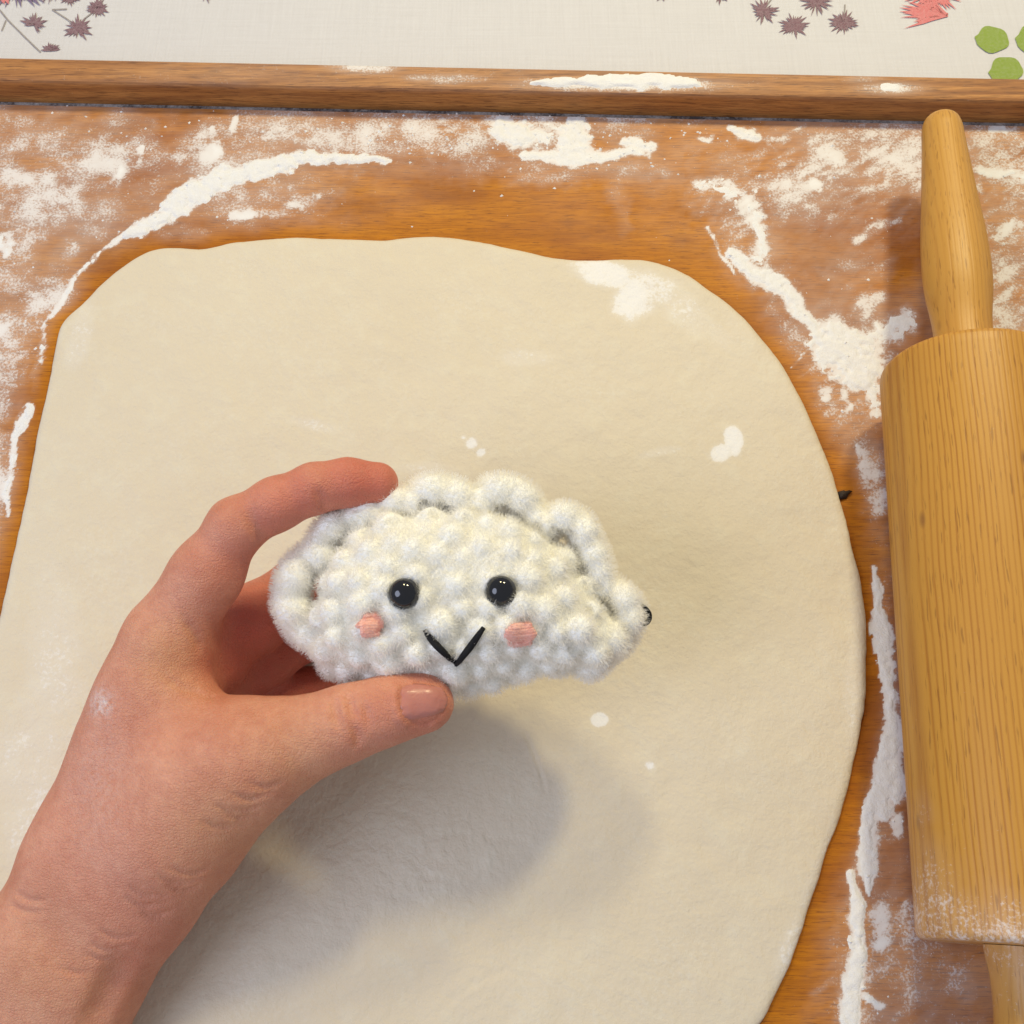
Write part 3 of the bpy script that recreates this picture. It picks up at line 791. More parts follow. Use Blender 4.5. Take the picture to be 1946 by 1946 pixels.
h2, hv = lathe('handle', [(-BL - y, r) for (y, r) in HP][::-1], M_HANDLE, pin)
attr(h2, 'flour', 0.25 * np.exp(-((hv[:, 1] + BL) / 0.02) ** 2))

# ------------------------------------------------------------------ implicit surfaces
class Field:
    """a signed distance grid in camera axes, meshed with surface nets"""
    def __init__(s, lo, hi, h):
        s.lo = np.array(lo, float); s.h = h
        s.n = np.ceil((np.array(hi) - s.lo) / h).astype(int) + 1
        s.f = np.full(s.n, 0.04, np.float32)
    def box(s, lo, hi):
        a = np.clip(np.floor((np.array(lo) - s.lo) / s.h).astype(int), 0, s.n)
        b = np.clip(np.ceil((np.array(hi) - s.lo) / s.h).astype(int) + 1, 0, s.n)
        sl = tuple(slice(i, j) for i, j in zip(a, b))
        g = [(s.lo[k] + s.h * np.arange(a[k], b[k])).astype(np.float32) for k in range(3)]
        return sl, g[0][:, None, None], g[1][None, :, None], g[2][None, None, :]
    def cone(s, a, ra, b, rb, k=0.004, op='add'):
        a = np.array(a); b = np.array(b); R = max(ra, rb) + k + 0.003
        sl, X, Y, Z = s.box(np.minimum(a, b) - R, np.maximum(a, b) + R)
        if 0 in s.f[sl].shape: return
        d = b - a; L2 = float(d @ d) + 1e-12
        t = np.clip(((X - a[0]) * d[0] + (Y - a[1]) * d[1] + (Z - a[2]) * d[2]) / L2, 0, 1).astype(np.float32)
        D = np.sqrt((X - a[0] - t * d[0]) ** 2 + (Y - a[1] - t * d[1]) ** 2 + (Z - a[2] - t * d[2]) ** 2) - (ra + (rb - ra) * t)
        s.blend(sl, D, k, op)
    def groove(s, pts, r, k):
        """one capsule chain cut out of the surface in a single blend"""
        pts = np.array(pts); R = r + k + 0.002
        sl, X, Y, Z = s.box(pts.min(0) - R, pts.max(0) + R)
        if 0 in s.f[sl].shape: return
        D = np.full(s.f[sl].shape, 1.0, np.float32)
        for a, b in zip(pts[:-1], pts[1:]):
            d = b - a; L2 = float(d @ d) + 1e-12
            t = np.clip(((X - a[0]) * d[0] + (Y - a[1]) * d[1] + (Z - a[2]) * d[2]) / L2, 0, 1)
            D = np.minimum(D, np.sqrt((X - a[0] - t * d[0]) ** 2 + (Y - a[1] - t * d[1]) ** 2 + (Z - a[2] - t * d[2]) ** 2) - r)
        s.blend(sl, D.astype(np.float32), k, 'sub')
    def ell(s, c, r, k=0.004, op='add'):
        c = np.array(c); r = np.array(r, float) * np.ones(3)
        R = r + k + 0.003
        sl, X, Y, Z = s.box(c - R, c + R)
        if 0 in s.f[sl].shape: return
        q = np.sqrt(((X - c[0]) / r[0]) ** 2 + ((Y - c[1]) / r[1]) ** 2 + ((Z - c[2]) / r[2]) ** 2)
        s.blend(sl, (q - 1) * r.min(), k, op)
    def blend(s, sl, D, k, op):
        A = s.f[sl]
        if op == 'add':
            h = np.clip(0.5 + 0.5 * (A - D) / k, 0, 1)
            s.f[sl] = A * (1 - h) + D * h - k * h * (1 - h)
        else:
            h = np.clip(0.5 - 0.5 * (A + D) / k, 0, 1)
            s.f[sl] = A * (1 - h) - D * h + k * h * (1 - h)
    def front(s, x, y, d0, it=3):
        """camera-space point on the surface nearest the camera at pixel (x, y)"""
        d = d0
        for _ in range(it):
            p = cp(x, y, d)
            i, j = np.round((p[:2] - s.lo[:2]) / s.h).astype(int)
            if not (0 <= i < s.n[0] and 0 <= j < s.n[1]): return None
            c = s.f[i, j]
            w_ = np.where(c < 0)[0]
            if not len(w_): return None
            k = w_[-1]
            z = s.lo[2] + s.h * (k + (c[k] / (c[k] - c[k + 1]) if k + 1 < len(c) else 0))
            d = -z
        return cp(x, y, d)
    def nets(s):
        f = s.f; n = s.n
        ins = f < 0
        c = np.zeros(n - 1, np.int8)
        for i in (0, 1):
            for j in (0, 1):
                for k in (0, 1):
                    c += ins[i:n[0] - 1 + i, j:n[1] - 1 + j, k:n[2] - 1 + k]
        act = np.argwhere((c > 0) & (c < 8))
        ids = np.full(n - 1, -1, np.int32); ids[tuple(act.T)] = np.arange(len(act))
        P = np.zeros((len(act), 3)); W = np.zeros(len(act))
        cor = [np.array((i, j, k)) for i in (0, 1) for j in (0, 1) for k in (0, 1)]
        vals = {tuple(q): f[tuple((act + q).T)] for q in cor}
        for q in cor:
            for ax in range(3):
                if q[ax]: continue
                r = q.copy(); r[ax] = 1
                a, b = vals[tuple(q)], vals[tuple(r)]
                m = (a < 0) != (b < 0)
                t = np.where(m, a / np.where(m, a - b, 1), 0)
                pt = act + q + np.outer(t, np.eye(3)[ax])
                P[m] += pt[m]; W[m] += 1
        P = P / W[:, None] * s.h + s.lo
        faces = []
        for ax in range(3):
            u, v = [(1, 2), (2, 0), (0, 1)][ax]
            sa = [slice(None)] * 3; sb = [slice(None)] * 3
            sa[ax] = slice(0, -1); sb[ax] = slice(1, None)
            A, B = ins[tuple(sa)], ins[tuple(sb)]
            e = np.argwhere(A != B)
            ok = (e[:, u] > 0) & (e[:, v] > 0) & (e[:, u] < n[u] - 1) & (e[:, v] < n[v] - 1)
            e = e[ok]
            flip = A[tuple(e.T)]
            U = np.zeros(3, int); U[u] = 1
            Vv = np.zeros(3, int); Vv[v] = 1
            qd = np.stack([ids[tuple((e - U - Vv).T)], ids[tuple((e - Vv).T)], ids[tuple(e.T)], ids[tuple((e - U).T)]], -1)
            qd[~flip] = qd[~flip][:, ::-1]
            faces.append(qd)
        return P, np.concatenate(faces)

def relax(P, Fq, it=2, lam=0.5):
    e = np.concatenate([Fq[:, [0, 1]], Fq[:, [1, 2]], Fq[:, [2, 3]], Fq[:, [3, 0]]])
    e = np.concatenate([e, e[:, ::-1]])
    cnt = np.bincount(e[:, 0], minlength=len(P))[:, None]
    for _ in range(it):
        a = np.stack([np.bincount(e[:, 0], P[e[:, 1], k], len(P)) for k in range(3)], -1) / np.maximum(cnt, 1)
        P = P + lam * (a - P)
    return P

# ------------------------------------------------------------------ hand
HD = 0.33
def hp(x, y, z=0.0): return cp(x, y, HD - z * 0.01)          # z in cm towards the camera
def hr(r, z=0.0): return r * (HD - z * 0.01) / F              # radius in photograph pixels
def make_hand():
    fld = Field((-0.215, -0.215, -0.415), (-0.012, 0.026, -0.300), 0.0006)
    def chain(pts, k, op='add'):
        for a, b in zip(pts[:-1], pts[1:]):
            fld.cone(hp(*a[:3]), hr(a[3], a[2]), hp(*b[:3]), hr(b[3], b[2]), k, op)
    # forearm and wrist: two parallel columns
    chain([(-140, 2240, -.6, 135), (18, 1975, -.5, 118), (92, 1790, -.5, 112), (172, 1632, -.5, 112), (226, 1516, -.5, 104)], 0.010)
    chain([(-40, 2290, -.6, 135), (95, 2030, -.5, 118), (172, 1830, -.4, 106), (255, 1700, -.3, 112), (320, 1600, -.1, 118)], 0.010)
    # metacarpals of the hand's back and palm
    chain([(225, 1540, -.6, 104), (272, 1400, -.6, 102), (318, 1238, -.5, 82)], 0.012)
    chain([(220, 1560, -1.6, 95), (300, 1400, -2.3, 90), (368, 1232, -2.5, 72)], 0.010)
    chain([(230, 1580, -2.2, 90), (330, 1430, -3.6, 86), (402, 1290, -4.2, 66)], 0.010)
    chain([(250, 1610, -2.4, 85), (370, 1480, -4.6, 76), (440, 1370, -5.6, 58)], 0.010)
    # thumb: wrist, ball, joints, tip
    chain([(270, 1630, .0, 108), (335, 1560, .3, 118), (405, 1478, .5, 116), (470, 1440, .8, 98), (545, 1415, 1.0, 81)], 0.012)
    chain([(545, 1415, 1.0, 80), (610, 1393, 1.15, 70), (668, 1371, 1.2, 66), (735, 1350, 1.15, 60), (802, 1336, 1.0, 51)], 0.005)
    fld.ell(hp(790, 1338, .95), (hr(66), hr(50), hr(44)), 0.004)
    # the web of skin between thumb and index finger
    chain([(302, 1240, -.3, 64), (322, 1305, -.1, 54), (374, 1380, .3, 52), (436, 1422, .6, 58)], 0.007)
    chain([(388, 1196, -1.9, 54), (420, 1260, -2.4, 52)], 0.008)
    chain([(290, 1310, -.5, 86), (330, 1405, -.2, 88)], 0.010)
    # index finger
    chain([(326, 1198, -.4, 78), (392, 1092, -.1, 63), (449, 1000, .2, 52)], 0.006)
    chain([(449, 1000, .2, 52), (525, 958, .2, 48), (598, 928, .1, 45)], 0.004)
    chain([(598, 928, .1, 45), (660, 917, -.1, 43), (717, 918, -.3, 40)], 0.004)
    # middle, ring and little finger, behind the toy
    chain([(385, 1225, -2.6, 74), (478, 1180, -3.2, 64), (575, 1112, -4.0, 56)], 0.005)
    chain([(575, 1112, -4.0, 56), (660, 1092, -4.6, 50), (740, 1100, -4.9, 46), (810, 1120, -4.8, 41)], 0.003)
    chain([(410, 1290, -4.0, 66), (500, 1245, -5.0, 58), (590, 1200, -5.7, 50)], 0.005)
    chain([(590, 1200, -5.7, 50), (670, 1190, -5.9, 46), (740, 1195, -5.8, 42), (800, 1205, -5.6, 38)], 0.003)
    chain([(440, 1370, -5.2, 56), (520, 1335, -6.0, 49), (585, 1310, -6.5, 43)], 0.005)
    chain([(585, 1310, -6.5, 43), (650, 1300, -6.6, 39), (710, 1296, -6.4, 35)], 0.003)
    # nail bed flattened
    # creases, pressed into the front surface
    def crease(pts, r, lift, k, d0=0.325):
        C = catmull(np.array(pts, float), 6, False) if len(pts) > 2 else np.array([np.array(pts[0]) + (np.array(pts[1]) - np.array(pts[0])) * t for t in np.linspace(0, 1, 7)])
        P = []
        for i, (x, y) in enumerate(C):
            p = fld.front(x, y, d0)
            t = abs(2 * i / (len(C) - 1) - 1)
            if p is not None: P.append(p * (1 - (lift + (r * 1.3 - lift) * t ** 2) / np.linalg.norm(p)))
        P = [p for i, p in enumerate(P) if i == 0 or np.linalg.norm(p - P[i - 1]) < 0.006]
        if len(P) > 1: fld.groove(P, r, k)
    def ridge(pts, r, sink, k, d0=0.325):
        P = []
        for (x, y) in pts:
            p = fld.front(x, y, d0)
            if p is not None: P.append(p * (1 + sink / np.linalg.norm(p)))
        for a, b in zip(P[:-1], P[1:]): fld.cone(a, r, b, r, k, 'add')
    mm = 0.001
    # thumb joint wrinkles
    crease([(634, 1326), (637, 1356), (646, 1392)], 1.5 * mm, .45 * mm, 1.0 * mm)
    crease([(661, 1314), (667, 1344), (680, 1374)], 1.6 * mm, .45 * mm, 1.0 * mm)
    crease([(668, 1376), (680, 1402), (678, 1430)], 1.5 * mm, .5 * mm, 1.0 * mm)
    crease([(687, 1330), (697, 1356), (701, 1388)], 1.4 * mm, .55 * mm, 1.0 * mm)
    # folds at the root of the thumb and the wrist: fine lines in fans, over a few soft hollows
    def fan(lines, r=1.0, dep=.62, k=.9):
        for L in lines: crease(L, r * mm, (r - dep) * mm, k * mm)
    fan([[(408, 1534), (448, 1544), (506, 1534)], [(425, 1552), (462, 1556), (498, 1549)], [(440, 1512), (480, 1520), (524, 1508)], [(470, 1490), (505, 1498), (540, 1488)], [(385, 1566), (430, 1572), (482, 1568)]])
    fan([[(246, 1690), (278, 1702), (320, 1706)], [(240, 1710), (270, 1722), (312, 1722)], [(300, 1668), (340, 1680), (384, 1676)], [(316, 1688), (350, 1694), (380, 1688)], [(322, 1652), (362, 1662), (405, 1652)], [(270, 1738), (296, 1742), (330, 1734)]], .95, .55)
    fan([[(190, 1772), (224, 1784), (258, 1780)], [(172, 1798), (205, 1808), (240, 1802)], [(160, 1816), (194, 1826), (226, 1818)], [(108, 1842), (140, 1850), (168, 1852)], [(30, 1700), (60, 1712), (86, 1714)], [(20, 1722), (46, 1734), (80, 1736)]], .9, .42)
    crease([(185, 1950), (205, 1900), (232, 1845)], 4.0 * mm, 3.0 * mm, 5 * mm)
    # index joint folds
    crease([(604, 932), (611, 953), (622, 976)], 1.3 * mm, .6 * mm, 1.8 * mm)
    crease([(472, 978), (486, 1002), (506, 1030)], 1.5 * mm, .8 * mm, 2.6 * mm)
    # fold from the web across the ball
    crease([(310, 1280), (345, 1305), (395, 1320), (440, 1328)], .9 * mm, .45 * mm, 1.4 * mm)
    crease([(350, 1180), (370, 1205), (385, 1235)], 1.2 * mm, .6 * mm, 2.0 * mm)
    # folds of skin round the thumbnail
    NB = [(757, 1306), (752, 1320), (754, 1340), (762, 1360), (774, 1374)]
    crease([(763, 1304), (757, 1322), (759, 1342), (767, 1360), (778, 1372)], .9 * mm, .25 * mm, .6 * mm)
    crease([(763, 1303), (790, 1294), (820, 1296), (842, 1306)], .7 * mm, .3 * mm, .6 * mm)
    crease([(778, 1372), (800, 1378), (828, 1370), (846, 1352)], .8 * mm, .3 * mm, .6 * mm)
    ridge([(752, 1312), (748, 1326), (751, 1344), (758, 1362), (768, 1374)], 1.2 * mm, .75 * mm, 1.4 * mm)
    P, Q_ = fld.nets()
    P = relax(P, Q_, 2, 0.45)
    Wd = cam2world(P)
    px = 973 + F * P[:, 0] / -P[:, 2]; py = 973 - F * P[:, 1] / -P[:, 2]; z = (HD + P[:, 2]) * 100
    root = mesh('hand', Wd, Q_[:, ::-1] if False else Q_, mat_skin())
    red = np.zeros(len(P)); yel = np.zeros(len(P))
    for (x, y, zz, r, rz_, k) in [(690, 915, -.2, 120, 3, .62), (560, 960, .2, 100, 3, .5), (470, 1060, 0, 80, 2, .45), (480, 1220, -2.6, 150, 2.6, .85), (600, 1160, -4.5, 180, 3, .8), (560, 1300, -4.5, 160, 3, .9), (800, 1340, 1.2, 60, 2, .5), (740, 1350, 1, 60, 2, .25),
                              (400, 1260, -.3, 50, 1.2, .45), (690, 1370, 1.6, 30, 2, .2), (300, 1780, 0, 100, 3, .22), (420, 1640, 0, 90, 3, .22)]:
        red = np.maximum(red, k * np.exp(-((px - x) ** 2 + (py - y) ** 2) / r ** 2 - ((z - zz) / rz_) ** 2))
    for (x, y, r, k) in [(320, 1250, 80, .34), (560, 1440, 90, .3), (420, 1590, 120, .35), (60, 1850, 150, .25)]:
        yel = np.maximum(yel, k * np.exp(-((px - x) ** 2 + (py - y) ** 2) / r ** 2))
    attr(root, 'flour', 0.75 * np.exp(-((px - 192) / 20) ** 2 - ((py - 1335) / 24) ** 2) + 0.14 * np.exp(-((px - 190) / 60) ** 2 - ((py - 1480) / 130) ** 2)); attr(root, 'red', np.clip(red * 1.4, 0, 1)); attr(root, 'yellow', yel)
    # thumbnail: a curved plate on the nail bed
    N1, N2 = 26, 20
    v = []
    for i in range(N1):
        s = i / (N1 - 1)
        for j in range(N2):
            t = j / (N2 - 1) * 2 - 1
            # outline: straight sides, rounded root, rounded free edge
            x0 = 760 + 9 * t * t + 3 * t; x1 = 851 - 13 * t * t + 1 * t
            x = x0 + (x1 - x0) * s
            y = 1335 - 5 * s + t * (36 - 11 * s * s)
            p = fld.front(x, y, 0.317)
            e = max(abs(t), 2 * s - 1 if s > 0.5 else 1 - 2 * s)
            if p is None: p = hp(x, y, 1.4)
            lift = 0.0008 - 0.0011 * max(0, (abs(t) - 0.75) / 0.25) ** 2 - 0.0009 * max(0, (0.14 - s) / 0.14)
            v.append(p * (1 - lift / np.linalg.norm(p)))
    v = np.array(v).reshape(N1, N2, 3)
    for _ in range(6):
        v[1:-1, 1:-1] = 0.5 * v[1:-1, 1:-1] + 0.125 * (v[:-2, 1:-1] + v[2:, 1:-1] + v[1:-1, :-2] + v[1:-1, 2:])
    t = NT('nail'); 
    nail_mat = t.out(t.mix(t.noise(t.obj(), 120, 2), (0.46, 0.165, 0.122, 1), (0.54, 0.215, 0.165, 1)), 0.38, t.bump(t.noise(t.maps(t.obj(), (1, 1, 1)), 700, 3), 0.0004, 0.6), 0.4,
                     **{'Subsurface Weight': 0.2, 'Subsurface Radius': (0.003, 0.0012, 0.0008), 'Coat Weight': 0.25, 'Coat Roughness': 0.2})
    nail = mesh('thumbnail', cam2world(v.reshape(-1, 3)), gridfaces(N2, N1), nail_mat, root)
    so = nail.modifiers.new('thickness', 'SOLIDIFY'); so.thickness = 0.0005; so.offset = 1 if False else -1
    return tag(root, 'bare left hand and forearm holding the crocheted dumpling toy between thumb and fingers', 'hand')
make_hand()

# ------------------------------------------------------------------ crocheted dumpling
PD = 0.3375
def tp(x, y, z=0.0): return cp(x, y, PD - z * 0.01)
PXM = PD / F
def make_toy():
    fld = Field((-0.088, -0.066, -0.375), (0.050, 0.016, -0.305), 0.0006)
    body = np.array([(612, 1184), (614, 1128), (632, 1074), (668, 1022), (735, 984), (830, 970), (930, 970), (1008, 996), (1064, 1042), (1106, 1096), (1144, 1148), (1168, 1174), (1172, 1215), (1120, 1262), (1050, 1262), (980, 1278), (900, 1300), (810, 1304), (710, 1288), (645, 1272), (604, 1236)], float)
    bp = np.array([tp(x, y)[:2] for x, y in catmull(body, 5)])
    sl, X, Y, Z = fld.box(fld.lo, fld.lo + fld.h * fld.n)
    x2, y2 = np.meshgrid(X.ravel(), Y.ravel(), indexing='ij')
    D = np.full(x2.shape, 1.0); ins = np.zeros(x2.shape, bool)
    for i in range(len(bp)):
        a, b = bp[i], bp[(i + 1) % len(bp)]
        d = b - a; t = np.clip(((x2 - a[0]) * d[0] + (y2 - a[1]) * d[1]) / (d @ d), 0, 1)
        D = np.minimum(D, np.hypot(x2 - a[0] - t * d[0], y2 - a[1] - t * d[1]))
        c = ((a[1] > y2) != (b[1] > y2)) & (x2 < (b[0] - a[0]) * (y2 - a[1]) / (b[1] - a[1] + 1e-12) + a[0])
        ins ^= c
    Dm, Hm = 0.024, 0.0215
    Hh = np.where(ins, Hm * np.sqrt(np.clip(1 - (1 - np.minimum(D / Dm, 1)) ** 2, 0, 1)), -D)
    fld.f = np.minimum(fld.f, ((np.abs(Z + PD) - Hh[:, :, None]) * 0.75).astype(np.float32))
    def height(p):
        i = int(round((p[0] - fld.lo[0]) / fld.h)); j = int(round((p[1] - fld.lo[1]) / fld.h))
        return Hh[min(max(i, 0), Hh.shape[0] - 1), min(max(j, 0), Hh.shape[1] - 1)]
    # stitches: puffs packed over front and back
    rng = np.random.default_rng(5)
    pts = []
    cand = np.stack((rng.uniform(570, 1190, 26000), rng.uniform(955, 1310, 26000)), -1)
    for side in (1, -1):
        acc = []
        for (x, y) in cand:
            p = tp(x, y); h = height(p)
            if h <= (0.0004 if y > 1190 else 0.0072): continue
            c = np.array((p[0], p[1], -PD + side * h))
            if acc and np.min(np.sum((np.array(acc) - c) ** 2, 1)) < 0.0072 ** 2: continue
            acc.append(c); pts.append((c, x, y, side))
    for (c, x, y, side) in pts:
        calm = math.exp(-((x - 860) / 190) ** 2 - ((y - 1040) / 60) ** 2)
        r = 0.0045 * rng.uniform(0.8, 1.22)
        # inward direction estimate: towards the toy's middle plane/centre
        cc = np.array((tp(875, 1125)[0], tp(875, 1125)[1], -PD))
        n = c - cc; n[0] *= 0.35; n /= np.linalg.norm(n) + 1e-9
        c2 = c - n * (0.0012 * rng.uniform(0.3, 1.6) + 0.0020 * calm)
        an = rng.normal(0.25, 0.75)
        u = np.array((math.cos(an), math.sin(an), 0.0)); u -= n * (u @ n); u /= np.linalg.norm(u) + 1e-9
        L = rng.uniform(0.0008, 0.0030)
        mid = c2 + n * rng.uniform(0.0, 0.0009)
        fld.cone(c2 - u * L - n * 0.0004, r * 0.72, mid, r * rng.uniform(0.85, 0.98), 0.0009)
        fld.cone(mid, r * 0.92, c2 + u * L - n * 0.0004, r * 0.72, 0.0009)
    # ruffle: thick loops of chenille yarn round the curved edge
    loops = [[(620, 1050, 25), (583, 1066, 30), (558, 1104, 33), (556, 1150, 33), (576, 1194, 30), (606, 1216, 24), (636, 1240, 26)],
             [(600, 1064, 22), (612, 1026, 25), (640, 992, 26), (676, 984, 24), (712, 978, 24)],
             [(690, 976, 22), (722, 958, 25), (760, 952, 24), (786, 966, 20)],
             [(782, 966, 22), (796, 938, 27), (832, 932, 28), (866, 940, 28), (888, 960, 24), (908, 972, 20)],
             [(912, 972, 22), (930, 940, 27), (958, 932, 28), (990, 944, 28), (1010, 972, 25), (1022, 998, 20)],
             [(1034, 1006, 22), (1050, 990, 26), (1080, 984, 27), (1106, 1006, 28), (1118, 1038, 28), (1132, 1066, 27), (1138, 1088, 24), (1122, 1104, 20)],
             [(1128, 1110, 22), (1166, 1122, 25), (1190, 1146, 27), (1196, 1172, 27), (1180, 1206, 28), (1150, 1232, 28), (1124, 1256, 28), (1100, 1258, 24)]]
    for L in loops:
        C = catmull(np.array([(x, y, r) for x, y, r in L], float), 5, False)
        for i, (a, b) in enumerate(zip(C[:-1], C[1:])):
            za = 0.15 + 0.3 * math.sin(i * 0.9); zb = 0.15 + 0.3 * math.sin((i + 1) * 0.9)
            fld.cone(tp(a[0], a[1], za), a[2] * PXM * 0.90, tp(b[0], b[1], zb), b[2] * PXM * 0.90, 0.0016)
        for i in range(0, len(C), 3):
            a = C[i]
            fld.ell(tp(a[0] + rng.uniform(-9, 9), a[1] + rng.uniform(-9, 9), rng.uniform(-.3, .5)), a[2] * PXM * rng.uniform(0.62, 0.86), 0.0014)
    # dents between ruffle and body (holes of the last crochet round)
    def dent(x, y, r, dz=0.6, k=0.0016):
        p = fld.front(x, y, 0.33)
        if p is None: return
        fld.ell(p + np.array((0, 0, 0.0004)), r, k, 'sub')
    for (x, y, r) in [(602, 1104, .0034), (598, 1126, .0032), (604, 1146, .0026), (808, 962, .002), (826, 974, .002), (856, 972, .0016), (956, 964, .0022), (966, 970, .0018), (1072, 1014, .0024), (1086, 1020, .0020), (1054, 1012, .0016), (672, 1000, .0018), (694, 1012, .0016),
                    (655, 1036, .0016), (700, 1022, .0014), (1116, 1112, .0020), (1140, 1118, .0018), (890, 984, .0016), (1020, 1004, .0016), (598, 1170, .0018), (604, 1200, .0018), (745, 990, .0016), (1118, 1160, .0018), (1090, 1230, .0018)]:
        dent(x, y, r)
    # seats for the eyes
    eyes = [(768, 1128), (952, 1123)]
    seat = []
    for (x, y) in eyes:
        p = fld.front(x, y, 0.32)
        zz = np.mean([fld.front(x + dx, y + dy, 0.32)[2] for dx, dy in ((22, 0), (-22, 0), (0, 22), (0, -22))])
        p = cp(x, y, -zz); seat.append(p)
        fld.ell(p + np.array((0, 0, 0.0006)), 0.0046, 0.0010, 'sub')
    P, Q_ = fld.nets()
    P = relax(P, Q_, 1, 0.4)
    root = empty('dumpling_toy', tuple(cam2world(tp(875, 1290))))
    base = np.array(root.location)
    def w(p): return cam2world(p) - base
    cream = mat_yarn('chenille_yarn', (0.93, 0.90, 0.83))
    bo = mesh('body', w(P), Q_, cream, root)
    # soft pile of the chenille yarn
    t = NT('yarn_pile')
    df = t.n('ShaderNodeBsdfDiffuse', {'Color': (0.965, 0.94, 0.875, 1)}); tr = t.n('ShaderNodeBsdfTranslucent', {'Color': (0.965, 0.94, 0.875, 1)})
    mx = t.n('ShaderNodeMixShader', {0: 0.5, 1: df, 2: tr}); t.n('ShaderNodeOutputMaterial', {'Surface': mx})
    bo.data.materials.append(t.m)
    def pile(ob, m, count, k=1.0):
        if m.name not in ob.data.materials: ob.data.materials.append(m)
        ps = ob.modifiers.new('pile', 'PARTICLE_SYSTEM').particle_system.settings
        ps.type = 'HAIR'; ps.count = count; ps.hair_length = 0.0017; ps.hair_step = 3
        ps.use_advanced_hair = True
        ps.normal_factor = 0.00032 * k; ps.factor_random = 0.0003 * k; ps.brownian_factor = 0.0
        ps.emit_from = 'FACE'; ps.distribution = 'RAND'; ps.use_modifier_stack = False
        ps.material = 2; ps.root_radius = 0.11; ps.tip_radius = 0.07; ps.radius_scale = 0.001
        ps.render_step = 3; ps.display_step = 2
    pile(bo, t.m, 110000)
    t = NT('pink_pile')
    df = t.n('ShaderNodeBsdfDiffuse', {'Color': (0.92, 0.56, 0.46, 1)}); tr = t.n('ShaderNodeBsdfTranslucent', {'Color': (0.92, 0.56, 0.46, 1)})
    mx = t.n('ShaderNodeMixShader', {0: 0.5, 1: df, 2: tr}); t.n('ShaderNodeOutputMaterial', {'Surface': mx})
    pink_pile = t.m
    # eyes: glossy half beads with a flat rim
    me_v = []; prof = [(0.0, 0.0044), (0.0012, 0.00432), (0.0023, 0.0039), (0.0032, 0.0032), (0.0039, 0.0023), (0.0043, 0.0012), (0.00445, 0.0), (0.0043, -0.0010), (0.0030, -0.0014), (0.0, -0.0016)]
    black = mat_plain('black_bead', (0.006, 0.006, 0.008), 0.09, 0.6)
    n = 40
    for k, p in enumerate(seat):
        v = []; f = []
        for (r, zz) in prof:
            for j in range(n):
                a = 2 * math.pi * j / n
                v.append(p + np.array((r * 1.07 * math.cos(a), r * 1.07 * math.sin(a), zz * 0.95)))
        for i in range(len(prof) - 1):
            for j in range(n): f.append((i * n + j, (i + 1) * n + j, (i + 1) * n + (j + 1) % n, i * n + (j + 1) % n))
        e = mesh('eye', w(np.array(v)), f, black, root)
    # embroidered cheeks and mouth: strands of yarn lying on the stitches
    def strand(pts, rad, lift, n=10):
        C = catmull(np.array(pts, float), 5, False)
        P0 = []
        for (x, y) in C:
            p = fld.front(x, y, 0.32)
            P0.append(p)
        P0 = np.array(P0)
        for _ in range(5):
            z = P0[:, 2].copy(); z[1:-1] = np.maximum(z[1:-1], 0.25 * z[:-2] + 0.5 * z[1:-1] + 0.25 * z[2:]); P0[:, 2] = z
        P0[:, 2] += lift
        v = []; f = []
        N = len(P0)
        for i, p in enumerate(P0):
            d = P0[min(i + 1, N - 1)] - P0[max(i - 1, 0)]; d /= np.linalg.norm(d)
            s = np.cross(d, (0, 0, 1)); s /= np.linalg.norm(s); u = np.cross(s, d)
            t = i / (N - 1)
            r = rad * (0.35 + 0.65 * math.sin(math.pi * min(max(t, 0.06), 0.94)) ** 0.5)
            for j in range(n):
                a = 2 * math.pi * j / n
                v.append(p + r * (math.cos(a) * s + math.sin(a) * u))
        for i in range(N - 1):
            for j in range(n): f.append((i * n + j, i * n + (j + 1) % n, (i + 1) * n + (j + 1) % n, (i + 1) * n + j))
        f.append(tuple(range(n))[::-1]); f.append(tuple(range((N - 1) * n, N * n)))
        return v, f
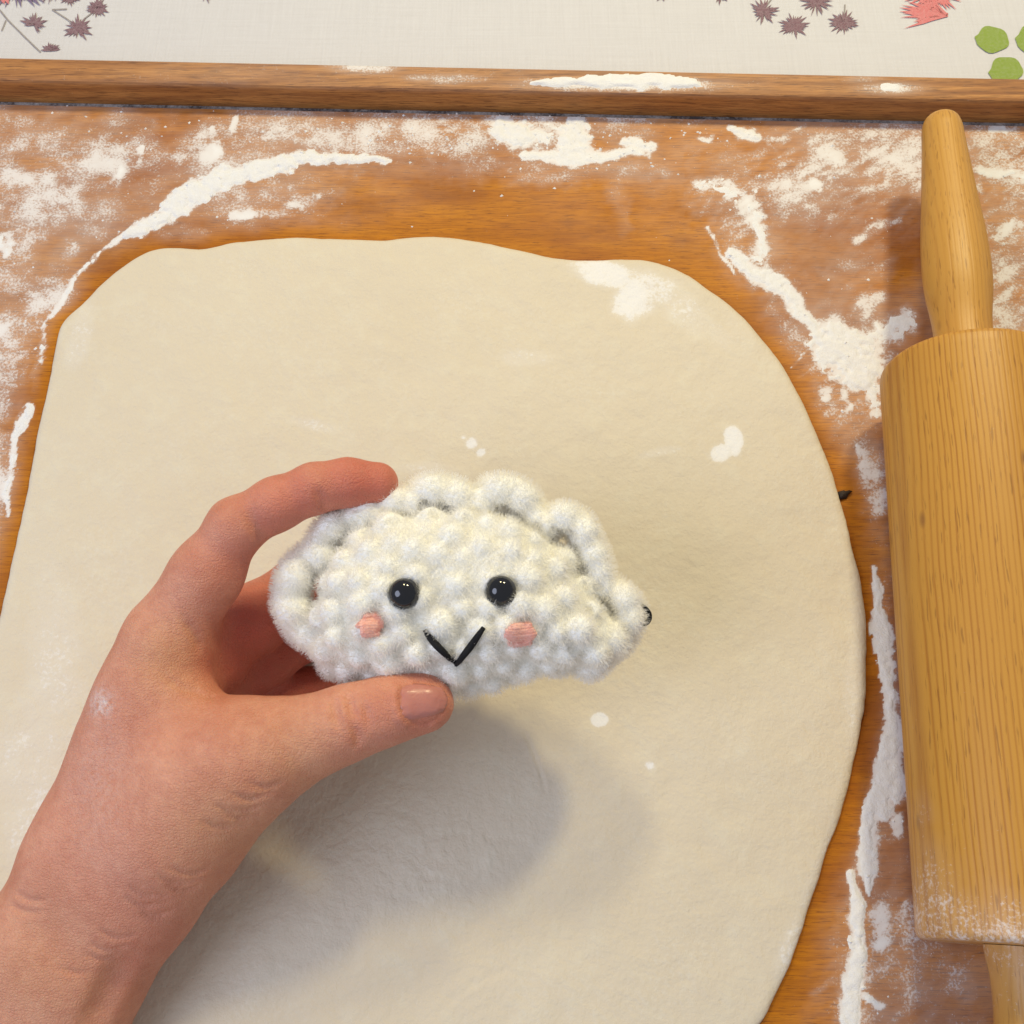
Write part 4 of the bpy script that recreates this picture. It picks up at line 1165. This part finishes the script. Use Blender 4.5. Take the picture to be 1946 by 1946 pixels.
    def embroid(name, lines, rad, lift, mat):
        V_ = []; F_ = []
        for L in lines:
            v, f = strand(L, rad, lift)
            b = len(V_); V_ += v; F_ += [tuple(q + b for q in ff) for ff in f]
        return mesh(name, w(np.array(V_)), F_, mat, root)
    pink = mat_yarn('pink_yarn', (0.88, 0.50, 0.41), 0.3)
    for (x0, x1, y0, y1) in [(680, 734, 1170, 1204), (958, 1022, 1188, 1222)]:
        k = 9
        ck = embroid('cheek', [[(x0 + 2.6 * abs(i - 4) + rng.uniform(-3, 3), y0 + (y1 - y0) * i / (k - 1) + 2), ((x0 + x1) / 2, y0 + (y1 - y0) * i / (k - 1) + rng.uniform(-1, 1)), (x1 - 2.6 * abs(i - 4) + rng.uniform(-3, 3), y0 + (y1 - y0) * i / (k - 1) - 2)] for i in range(k)], 0.0009, 0.0010, pink)
        pile(ck, pink_pile, 2600)
    thread = mat_plain('black_thread', (0.012, 0.012, 0.013), 0.75, 0.2, (1500, 0.0004))
    embroid('mouth', [[(808, 1196), (822, 1216), (842, 1237), (869, 1260)], [(867, 1262), (888, 1236), (904, 1214), (922, 1188)]], 0.00115, 0.0014, thread)
    embroid('mouth', [[(812, 1204), (826, 1224), (848, 1246), (868, 1258)], [(870, 1258), (884, 1238), (900, 1218), (916, 1196)]], 0.0007, 0.0012, thread)
    # loose end of black thread at the right corner
    v = []; f = []; n = 8
    C = catmull(np.array([(1206, 1144), (1222, 1152), (1234, 1167), (1231, 1182), (1214, 1188)], float), 5, False)
    pts3 = [tp(x, y, 0.35) for x, y in C]
    for i, p in enumerate(pts3):
        d = pts3[min(i + 1, len(pts3) - 1)] - pts3[max(i - 1, 0)]; d /= np.linalg.norm(d)
        s = np.cross(d, (0, 0, 1)); u = np.array((0, 0, 1.0))
        for j in range(n):
            a = 2 * math.pi * j / n
            v.append(p + 0.0008 * (math.cos(a) * s + math.sin(a) * u))
    for i in range(len(pts3) - 1):
        for j in range(n): f.append((i * n + j, i * n + (j + 1) % n, (i + 1) * n + (j + 1) % n, (i + 1) * n + j))
    mesh('thread_end', w(np.array(v)), f, thread, root)
    return tag(root, 'cream crocheted dumpling toy with bead eyes, pink cheeks and ruffled edge, held in the hand', 'plush toy')
make_toy()
